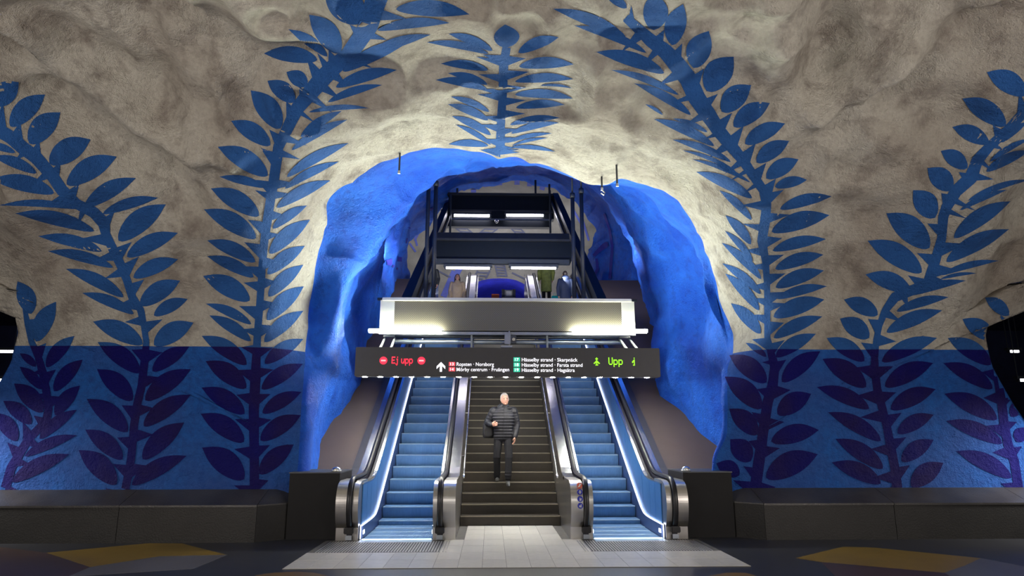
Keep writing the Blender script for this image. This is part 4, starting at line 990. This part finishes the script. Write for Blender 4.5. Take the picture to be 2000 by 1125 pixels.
# ------------------------------------------------------------------ upper hall at the head of the stairs
b = MB(); b.box(-9.6, 9.6, LAND_D + 0.15, 38, LAND_Z - 0.4, LAND_Z - 0.005); tag(b.build('floor_upper', M['floor']), kind='structure')
def up_pt(x, s_):
    R = 3.2; a = np.clip((s_ - 10.0) / R, 0, math.pi / 2); flat = np.maximum(s_ - 10.0 - R * math.pi / 2, 0)
    return np.stack([x, 34 - R * (1 - np.cos(a)) - flat, np.minimum(s_, 10.0) + R * np.sin(a)], -1)
arch_px = [(906, 602), (909, 580), (914, 566), (925, 554), (939, 547), (958, 543), (976, 542), (993, 543), (1007, 546), (1024, 554), (1034, 566), (1040, 580), (1043, 602)]
NA = 160; aq = np.array([at(px, py, 34.0)[[0, 2]] for px, py in arch_px]); aq[0, 1] = aq[-1, 1] = LAND_Z - 0.1
AO = smooth_line(resample(aq, NA), 3); cc = np.array([AO[:, 0].mean(), LAND_Z - 0.1])
dd = AO - cc; kx = np.where(dd[:, 0] > 0, (9.6 - cc[0]), (-9.6 - cc[0])) / np.where(np.abs(dd[:, 0]) < 1e-6, 1e-6, dd[:, 0]); kz = (21.5 - cc[1]) / np.maximum(dd[:, 1], 1e-6)
AQ = cc + dd * np.minimum(kx, kz)[:, None]
G = np.array([AO + (AQ - AO) * v for v in np.linspace(0, 1, 90) ** 1.2]); UP = up_pt(G[..., 0], G[..., 1])
un = grid_normals(UP);
if un[5, NA // 2][1] > 0: un = -un
ud = (vnoise(UP * 0.7 + 3) * 0.22 + vnoise(UP * 2.0) * 0.06); UP = UP + un * ud[..., None]
jj = np.arange(NA - 1); uf = np.concatenate([np.stack([r * NA + jj, r * NA + jj + 1, (r + 1) * NA + jj + 1, (r + 1) * NA + jj], -1) for r in range(89)])
upw = big_mesh('wall_upper_hall', UP.reshape(-1, 3), uf, [M['upper_white']]); tag(upw, 'white rock wall and ceiling of the upper hall', kind='structure')
deep = [UP[0] + np.array([0, dy, 0]) + (cc[0] - UP[0][:, :1]) * np.array([k, 0, 0]) for dy, k in ((0, 0), (0.25, 0.02), (0.6, 0.05), (1.2, 0.0), (2.5, -0.05), (4.0, -0.05))]
deep.append(np.stack([np.full(NA, cc[0]), np.full(NA, 38.2), np.full(NA, LAND_Z + 1.2)], -1)); DP = np.array(deep)
df = np.concatenate([np.stack([r * NA + jj, r * NA + jj + 1, (r + 1) * NA + jj + 1, (r + 1) * NA + jj], -1) for r in range(len(deep) - 1)])
dpw = big_mesh('wall_upper_tunnel', DP.reshape(-1, 3), df, [M['deep_blue']]); tag(dpw, 'deep blue tunnel mouth in the upper hall', kind='structure')
area_light('upper_tunnel_lamp', (cc[0], 34.6, LAND_Z + 0.8), (cc[0], 34.3, LAND_Z + 4), 45, (0.8, 0.75, 1.0), 2.0, 0.3)
for s in (-1, 1):
    b = MB(); xa, xb = sorted((s * 9.5, s * 9.8)); b.box(xa, xb, 28.2, 38, LAND_Z - 0.4, 14); tag(b.build('wall_upper_side_' + ('left' if s < 0 else 'right'), M['upper_white']), kind='structure')
BVH = BVHTree.FromPolygons([tuple(v) for v in UP.reshape(-1, 3)], [tuple(f) for f in uf])
def bars(segs, mat, w_=1.6):
    for (xa, ya, xb, yb) in segs: line_paint([(xa, ya, w_), ((xa + xb) / 2, (ya + yb) / 2, w_), (xb, yb, w_)], upw, M[mat])
def ladder(cx, cy, h, w_, tilt, n):
    segs = [(cx - w_ - tilt, cy - h, cx - w_ + tilt, cy + h), (cx + w_ - tilt, cy - h, cx + w_ + tilt, cy + h)]
    for i in range(n):
        t = -h + 2 * h * (i + 0.5) / n; segs.append((cx - w_ + tilt * t / h, cy + t, cx + w_ + tilt * t / h, cy + t + 1.5))
    return segs
bars(ladder(978, 527, 14, 9, 3, 5) + ladder(940, 538, 9, 12, -5, 3) + [(838, 520, 880, 542), (1000, 533, 1025, 545)], 'upper_grey')
bars(ladder(905, 449, 6, 10, 8, 2) + ladder(955, 450, 6, 12, -8, 2) + ladder(1010, 449, 6, 9, 6, 2), 'upper_grey', 1.2)
bars([(878, 560, 900, 520), (866, 580, 888, 530)], 'upper_blue', 6)
bars([(808, 455, 815, 480), (800, 475, 812, 492), (820, 450, 810, 470), (1138, 430, 1150, 470), (1120, 410, 1140, 445)], 'upper_blue', 2)
bars([(948, 352, 950, 364), (975, 350, 976, 361), (1010, 349, 1010, 360), (1035, 352, 1034, 363), (1060, 362, 1058, 370), (925, 369, 925, 375)], 'upper_blue', 5)
# gate cabinets seen over the landing edge
for (xa, xb, yt, mt, nm, lab, cat) in [(960, 975, 574, 'orange', 'barrier_panel', 'orange barrier panel on the landing at the head of the stairs', 'barrier'), (981, 1006, 566, 'dev_grey', 'gate_cabinet', 'grey gate cabinet with a pale screen on the upper landing', 'cabinet')]:
    D = 26.6; x0, x1, z1 = at(xa, 575, D)[0], at(xb, 575, D)[0], at(985, yt, D)[2]; t = thing(nm, lab, cat, ((x0 + x1) / 2, D, LAND_Z)); O4 = t.location.copy()
    b = MB(O4); b.bevbox(x0, x1, D, D + 0.25, LAND_Z + 0.25, z1, 0.02); b.build('body', M[mt], t)
    for x in (x0 + 0.04, x1 - 0.04): b = MB(O4); b.box(x - 0.025, x + 0.025, D + 0.05, D + 0.2, LAND_Z, LAND_Z + 0.27); b.build('leg', M['frame_dark'], t)
    if mt == 'dev_grey':
        b = MB(O4); b.box(x0 + 0.16, x1 - 0.14, D - 0.02, D + 0.02, z1 - 0.26, z1 - 0.06); b.build('screen', M['sticker_white'], t)
        for xc_ in (x0 + 0.04, x1 - 0.04): b = MB(O4); b.box(xc_ - 0.06, xc_ + 0.06, D - 0.03, D + 0.2, z1 - 0.3, z1 + 0.02); b.build('side_cheek', M['frame_dark'], t)
# ------------------------------------------------------------------ people
M['skin'] = plain('skin', (0.42, 0.215, 0.15), 0.55, var=0.06)
M['hair_white'] = plain('white_hair', (0.27, 0.25, 0.225), 0.7, var=0.2, scale=60, bumpd=0.004, bscale=200)
M['hair_blonde'] = plain('blonde_hair', (0.62, 0.44, 0.24), 0.55, var=0.3, scale=50)
M['hair_dark'] = plain('dark_hair', (0.03, 0.022, 0.02), 0.5, var=0.3, scale=50)
M['jacket_navy'] = plain('dark_padded_jacket', (0.006, 0.0065, 0.010), 0.5, var=0.2, scale=12, spec=0.35)
M['trouser'] = plain('dark_trousers', (0.008, 0.008, 0.010), 0.8, spec=0.2, var=0.2, scale=14, bumpd=0.004, bscale=25)
M['shoe'] = plain('dark_shoes', (0.045, 0.046, 0.046), 0.5)
M['bag'] = plain('black_backpack', (0.007, 0.007, 0.009), 0.6)
M['beige'] = plain('beige_coat', (0.33, 0.25, 0.17), 0.8)
M['coat_black'] = plain('black_coat', (0.012, 0.014, 0.016), 0.7)
M['green'] = plain('olive_parka', (0.17, 0.20, 0.045), 0.75, var=0.3, scale=8)
M['blue_dark'] = plain('dark_blue_jacket', (0.025, 0.04, 0.09), 0.6)
M['teal'] = plain('teal_bag', (0.0, 0.35, 0.33), 0.5)
M['eye'] = plain('eye_dark', (0.03, 0.02, 0.02), 0.3)
M['lip'] = plain('lips', (0.42, 0.17, 0.14), 0.5)
def blob(prims, voxel, name, mat, parent, org=(0, 0, 0), smooth=2):
    b = MB()
    for p in prims:
        if p[0] == 'cap':
            _, a, c, ra, rc = p; a, c = np.array(a, float), np.array(c, float)
            b.sphere(a, ra, seg=12, rings=8); b.sphere(c, rc, seg=12, rings=8); b.tube([a, c], [ra, rc], 12)
        elif p[0] == 'ell': b.sphere(p[1], *p[2], seg=18, rings=12)
        elif p[0] == 'loft':
            n = 24; v = []; f = []
            for (cx, cyy, cz, rx, ry) in p[1]:
                for k in range(n):
                    a = 2 * math.pi * k / n; cs, sn = math.cos(a), math.sin(a); e = 0.8
                    v.append((cx + rx * math.copysign(abs(cs) ** e, cs), cyy + ry * math.copysign(abs(sn) ** e, sn), cz))
            m = len(p[1])
            for j in range(m - 1):
                for k in range(n): f.append((j * n + k, j * n + (k + 1) % n, (j + 1) * n + (k + 1) % n, (j + 1) * n + k))
            f += [tuple(range(n))[::-1], tuple((m - 1) * n + k for k in range(n))]; b.add(v, f)
    o = b.build('tmp', mat)
    r = o.modifiers.new('r', 'REMESH'); r.mode = 'VOXEL'; r.voxel_size = voxel; r.use_smooth_shade = True
    s_ = o.modifiers.new('s', 'SMOOTH'); s_.iterations = smooth; s_.factor = 0.5
    dg = bpy.context.evaluated_depsgraph_get(); me = bpy.data.meshes.new_from_object(o.evaluated_get(dg)); bpy.data.objects.remove(o)
    me.name = name; me.materials.clear(); me.materials.append(mat)
    ob = bpy.data.objects.new(name, me); COL.objects.link(ob); ob.parent = parent; return ob
def interp_loft(keys, n, scallop=0.0, pitch=0.055):
    K = np.array(keys, float); z = np.linspace(K[0, 2], K[-1, 2], n); out = []
    for zz in z:
        r = [np.interp(zz, K[:, 2], K[:, i]) for i in range(5)]
        k = 1 + scallop * (abs(math.sin(math.pi * zz / pitch)) - 0.6); out.append((r[0], r[1], zz, r[3] * k, r[4] * k))
    return ('loft', out)
def tube_arm(pts, radii, scallop=0.0, pitch=0.06):
    out = []
    for (a, c, ra, rc) in zip(pts[:-1], pts[1:], radii[:-1], radii[1:]):
        a, c = np.array(a, float), np.array(c, float); n = max(1, int(np.linalg.norm(c - a) / pitch)) if scallop else 1
        for i in range(n):
            u, v = i / n, (i + 1) / n; k0 = 1.0 - scallop
            p0, p1 = a + (c - a) * u, a + (c - a) * v; pm = (p0 + p1) / 2; r0, r1 = ra + (rc - ra) * u, ra + (rc - ra) * v
            if scallop: out += [('cap', p0, pm, r0 * k0, (r0 + r1) / 2 * (1 + scallop)), ('cap', pm, p1, (r0 + r1) / 2 * (1 + scallop), r1 * k0)]
            else: out.append(('cap', p0, p1, r0, r1))
    return out
def hand(w_, d, side, n, curl):
    """palm, four unequal bent fingers and a thumb; w_ wrist, d hand direction, n palm normal, side thumb direction"""
    w_, d, side, n = [np.array(q, float) for q in (w_, d, side, n)]; d /= np.linalg.norm(d); side -= d * side.dot(d); side /= np.linalg.norm(side); n = np.cross(d, side) * (1 if np.cross(d, side).dot(n) > 0 else -1)
    pr = [('cap', w_, w_ + d * 0.03, 0.027, 0.026)]
    for k in (-1.2, 0, 1.2): pr.append(('cap', w_ + d * 0.03 + side * 0.017 * k, w_ + d * 0.09 + side * 0.021 * k, 0.017, 0.015))
    for k, L in ((1.5, 0.070), (0.5, 0.080), (-0.5, 0.074), (-1.5, 0.058)):
        p = w_ + d * 0.095 + side * 0.0205 * k; ang = curl * 0.6; q = d
        for seg, r0 in ((0.45, 0.0095), (0.32, 0.0088), (0.23, 0.008)):
            q = d * math.cos(ang) + n * math.sin(ang); e = p + q * L * seg * 1.05; pr.append(('cap', p, e, r0, r0 * 0.93)); p = e; ang += curl * 0.75
    t0 = w_ + d * 0.035 + side * 0.026; t1 = t0 + side * 0.028 + d * 0.028 + n * 0.012; t2 = t1 + d * 0.026 + n * (0.012 + 0.012 * curl); pr += [('cap', t0, t1, 0.013, 0.011), ('cap', t1, t2, 0.011, 0.0095)]
    return pr
# the man walking down the stairs
DM = 14.19; mx = at(983, 900, DM)[0]
man = thing('person', 'man with white hair in a black padded jacket and dark trousers walking down the stairs', 'person', (mx, DM, RISE * 4 + 0.003))
man.rotation_euler = (0, 0, 0.03)
hd = np.array([0.02, -0.055, 1.665])
body = [('ell', hd, (0.080, 0.100, 0.122)), ('ell', hd + [0.014, -0.035, -0.060], (0.060, 0.062, 0.066)), ('ell', hd + [0.018, -0.07, -0.098], (0.030, 0.026, 0.024)),
        ('cap', hd + [0.022, -0.098, 0.012], hd + [0.030, -0.124, -0.030], 0.010, 0.017), ('ell', hd + [0.017, -0.085, 0.030], (0.058, 0.016, 0.012)),
        ('ell', hd + [-0.078, 0.008, -0.012], (0.012, 0.022, 0.032)), ('ell', hd + [0.080, 0.012, -0.012], (0.012, 0.022, 0.032)), ('ell', hd + [0.022, -0.098, -0.062], (0.026, 0.012, 0.008)),
        ('cap', (0, 0.0, 1.44), hd + [0.0, 0.015, -0.09], 0.062, 0.058),
        interp_loft([(0, 0, 0.86, 0.155, 0.10), (0, 0, 1.0, 0.15, 0.10), (0, -0.01, 1.25, 0.175, 0.11), (0, 0, 1.42, 0.17, 0.09), (0, 0, 1.49, 0.07, 0.06)], 14)]
RS, RE_, RW = (-0.195, 0.01, 1.43), (-0.335, 0.05, 1.18), (-0.255, -0.17, 1.135)
LS, LE, LW = (0.205, 0.0, 1.43), (0.285, 0.02, 1.14), (0.235, -0.10, 0.90)
body += tube_arm([RS, RE_, RW], [0.05, 0.04, 0.03]) + tube_arm([LS, LE, LW], [0.05, 0.04, 0.03])
RH, RK, RF = (-0.095, 0.0, 0.90), (-0.135, -0.07, 0.50), (-0.125, 0.03, 0.09)
LH, LK, LF = (0.095, -0.01, 0.90), (0.105, -0.17, 0.50), (0.085, -0.22, 0.07)
body += tube_arm([RH, RK, RF], [0.075, 0.052, 0.036]) + tube_arm([LH, LK, LF], [0.075, 0.052, 0.036])
body += hand(RW, (0.62, -0.55, 0.10), (0.1, -0.3, 1), (0.5, 0.8, 0.0), 1.15) + hand(LW, (-0.12, -0.22, -1), (-0.2, -1, 0.1), (-1, 0.1, 0.1), 0.45)
blob(body, 0.0062, 'body', M['skin'], man, smooth=1)
blob([('ell', hd + [-0.004, 0.022, 0.032], (0.086, 0.094, 0.104)), ('ell', hd + [-0.076, 0.012, 0.0], (0.014, 0.040, 0.045)), ('ell', hd + [0.078, 0.018, 0.0], (0.014, 0.038, 0.045)), ('ell', hd + [0.0, -0.045, 0.090], (0.062, 0.045, 0.030))], 0.006, 'hair', M['hair_white'], man)
b = MB()
for e in (-0.016, 0.050): b.sphere(tuple(hd + [e, -0.096, 0.006]), 0.013, 0.006, 0.007)
b.build('eyes', M['eye'], man, True)
b = MB()
for e in (-0.016, 0.050): b.tube([tuple(hd + [e - 0.02, -0.098, 0.026]), tuple(hd + [e, -0.104, 0.031]), tuple(hd + [e + 0.02, -0.098, 0.026])], 0.005, 6)
b.build('eyebrows', M['hair_white'], man, True)
b = MB(); b.sphere(tuple(hd + [0.022, -0.108, -0.062]), 0.021, 0.005, 0.006); b.build('mouth', M['lip'], man, True)
jk = [interp_loft([(0, -0.005, 0.84, 0.195, 0.130), (0, -0.01, 0.90, 0.205, 0.140), (0, -0.015, 1.08, 0.205, 0.140), (0, -0.015, 1.28, 0.230, 0.148), (0, 0, 1.38, 0.232, 0.135), (0, 0.0, 1.44, 0.205, 0.115), (0, 0, 1.48, 0.13, 0.10), (0, -0.005, 1.52, 0.092, 0.092), (0.005, -0.012, 1.575, 0.088, 0.090)], 90, 0.075, 0.062)]
jk += tube_arm([RS, RE_, RW], [0.090, 0.075, 0.052], 0.06) + tube_arm([LS, LE, LW], [0.090, 0.073, 0.052], 0.06)
jk += [('cap', (-0.075, -0.02, 1.50), (0.085, -0.02, 1.50), 0.055, 0.055), ('ell', (0.10, -0.06, 1.475), (0.075, 0.055, 0.035)), ('ell', (0, 0.09, 1.47), (0.12, 0.06, 0.06))]
blob(jk, 0.0085, 'jacket', M['jacket_navy'], man, smooth=1)
b = MB(); b.tube([(0.0, -0.158, 0.86), (0.0, -0.166, 1.1), (0.0, -0.168, 1.28), (0.0, -0.14, 1.42), (0.005, -0.105, 1.55)], 0.004, 6); b.build('zip', M['frame_black'], man)
tr = [interp_loft([(0, 0, 0.80, 0.165, 0.115), (0, 0, 0.88, 0.180, 0.125), (0, 0, 0.97, 0.170, 0.118)], 8)] + tube_arm([RH, RK, (-0.127, 0.02, 0.10)], [0.100, 0.076, 0.066]) + tube_arm([LH, LK, (0.087, -0.215, 0.08)], [0.100, 0.078, 0.064])
for (a, c) in ((RK, RF), (LK, LF)):
    a, c = np.array(a), np.array(c)
    for u, r in ((0.05, 0.084), (0.72, 0.073), (0.86, 0.076)): tr.append(('ell', a + (c - a) * u, (r, r, 0.035)))
blob(tr, 0.010, 'trousers', M['trouser'], man)
for nm, pr in (('shoe', [('cap', (-0.122, 0.05, 0.045), (-0.127, -0.08, 0.040), 0.043, 0.040), ('cap', (-0.127, -0.08, 0.038), (-0.138, -0.175, 0.034), 0.044, 0.032), ('cap', (-0.123, 0.03, 0.06), (-0.124, 0.02, 0.11), 0.045, 0.045)]),
               ('shoe', [('cap', (0.084, -0.20, 0.010), (0.084, -0.31, -0.025), 0.043, 0.040), ('cap', (0.084, -0.31, -0.027), (0.088, -0.40, -0.060), 0.044, 0.032), ('cap', (0.085, -0.21, 0.03), (0.086, -0.215, 0.08), 0.044, 0.044)])):
    blob(pr, 0.008, nm, M['shoe'], man)
bp = thing('backpack', 'black backpack slung behind the right elbow of the man on the stairs', 'bag', (mx - 0.31, DM + 0.14, RISE * 4 + 0.85))
blob([interp_loft([(0, 0, 0.02, 0.10, 0.06), (0, 0, 0.08, 0.13, 0.085), (0, 0.0, 0.30, 0.12, 0.08), (0.02, 0, 0.40, 0.08, 0.05)], 10)], 0.010, 'bag_body', M['bag'], bp)
b = MB(); b.tube([(0.05, -0.02, 0.38), (0.10, -0.10, 0.52), (0.14, -0.12, 0.60), (0.14, -0.06, 0.655), (0.12, 0.03, 0.62), (0.07, 0.05, 0.40)], 0.016, 8, True, 0.008); b.build('strap', M['bag'], bp)
b = MB(); b.bevbox(-0.085, 0.085, -0.115, -0.06, 0.06, 0.22, 0.02); b.build('pocket', M['bag'], bp)
# riders on the escalators higher up
def rider(px, D, xc_side, label, coat, hairm, front, hair_long, coat_len=0.75, h=1.70, hood=False):
    x = at(px, 560, D)[0]; k = h / 1.75
    t = thing('person', label, 'person', (x, D, ezf(D) + 0.02)); t.scale = (k, k, k); t.rotation_euler = (0, 0, 0 if front else math.pi)
    hd = np.array([0, -0.03, 1.635])
    bd = [('ell', hd, (0.078, 0.095, 0.118)), ('ell', hd + [0, -0.03, -0.06], (0.055, 0.06, 0.06)), ('cap', hd + [0, -0.09, 0.0], hd + [0, -0.115, -0.035], 0.010, 0.016), ('cap', (0, 0, 1.42), hd + [0, 0.01, -0.08], 0.06, 0.055),
          ('ell', hd + [-0.078, 0.01, -0.01], (0.012, 0.02, 0.03)), ('ell', hd + [0.078, 0.01, -0.01], (0.012, 0.02, 0.03)),
          interp_loft([(0, 0, 0.85, 0.15, 0.10), (0, 0, 1.25, 0.17, 0.105), (0, 0, 1.42, 0.16, 0.085), (0, 0, 1.48, 0.07, 0.06)], 8)]
    arms = []
    for s in (-1, 1):
        A = [(s * 0.19, 0.0, 1.41), (s * 0.26, 0.02, 1.13), (s * 0.24, -0.10, 0.90)]
        bd += tube_arm(A, [0.05, 0.04, 0.03]) + hand(A[2], (-s * 0.1, -0.25, -1), (0, -1, 0.1), (-s, 0.1, 0), 0.5); arms += tube_arm(A, [0.082, 0.068, 0.055])
        bd += tube_arm([(s * 0.09, 0, 0.88), (s * 0.10, -0.03, 0.48), (s * 0.10, 0.0, 0.08)], [0.075, 0.052, 0.04])
    blob(bd, 0.0085, 'body', M['skin'], t, smooth=1)
    lo = coat_len
    blob([interp_loft([(0, 0, lo, 0.20, 0.145), (0, 0, 1.02, 0.185, 0.13), (0, -0.005, 1.27, 0.215, 0.14), (0, 0, 1.40, 0.205, 0.115), (0, 0, 1.47, 0.11, 0.09), (0, -0.005, 1.53, 0.085, 0.085)], 24)] + arms + ([('ell', (0, 0.07, 1.50), (0.14, 0.09, 0.10))] if hood else []), 0.013, 'coat', M[coat], t)
    hr_ = [('ell', hd + [0, 0.022, 0.03], (0.087, 0.095, 0.105))]
    if hair_long: hr_ += [('cap', hd + [s * 0.072, 0.03, 0.0], hd + [s * 0.085, 0.01, -0.24], 0.035, 0.03) for s in (-1, 1)] + [('ell', hd + [0, 0.06, -0.09], (0.085, 0.045, 0.13))]
    blob(hr_, 0.009, 'hair', M[hairm], t)
    blob([interp_loft([(0, 0, 0.78, 0.16, 0.11), (0, 0, 0.92, 0.165, 0.115)], 4)] + sum([tube_arm([(s * 0.09, 0, 0.86), (s * 0.10, -0.03, 0.48), (s * 0.10, 0.01, 0.09)], [0.095, 0.072, 0.062]) for s in (-1, 1)], []), 0.013, 'trousers', M['trouser'], t)
    for s in (-1, 1): blob([('cap', (s * 0.10, 0.04, 0.042), (s * 0.105, -0.15, 0.036), 0.042, 0.034), ('cap', (s * 0.10, 0.02, 0.05), (s * 0.10, 0.02, 0.10), 0.043, 0.043)], 0.010, 'shoe', M['shoe'], t)
    if front:
        b = MB()
        for e in (-0.03, 0.03): b.sphere(tuple(hd + [e, -0.092, 0.008]), 0.011, 0.005, 0.006)
        b.build('eyes', M['eye'], t, True); b = MB(); b.sphere(tuple(hd + [0, -0.088, -0.062]), 0.02, 0.006, 0.006); b.build('mouth', M['lip'], t, True)
    return t
rider(842, 23.3, -1, 'blonde woman in a black coat riding down the left escalator', 'coat_black', 'hair_blonde', True, True)
rider(893, 22.1, -1, 'dark haired person in a beige coat riding down the left escalator', 'beige', 'hair_dark', True, True, 0.55, 1.66)
g = rider(1067, 23.9, 1, 'person in an olive green parka seen from behind on the right escalator', 'green', 'hair_dark', False, False, 0.42, 1.78, True)
rider(1104, 22.4, 1, 'person in a dark blue jacket seen from behind on the right escalator', 'blue_dark', 'hair_dark', False, False, 0.75, 1.70, True)
c = at(1084, 583, 23.6); tb = thing('carrier_bag', 'small teal carrier bag held beside the olive green parka', 'bag', c)
blob([interp_loft([(0, 0, -0.22, 0.13, 0.06), (0, 0, 0.0, 0.14, 0.05), (0, 0, 0.1, 0.12, 0.03)], 8)], 0.010, 'bag_body', M['teal'], tb)
b = MB(); b.tube([(-0.05, 0, 0.09), (-0.03, 0, 0.2), (0.03, 0, 0.2), (0.05, 0, 0.09)], 0.008, 6); b.build('bag_handle', M['teal'], tb)
bpy.context.view_layer.update()
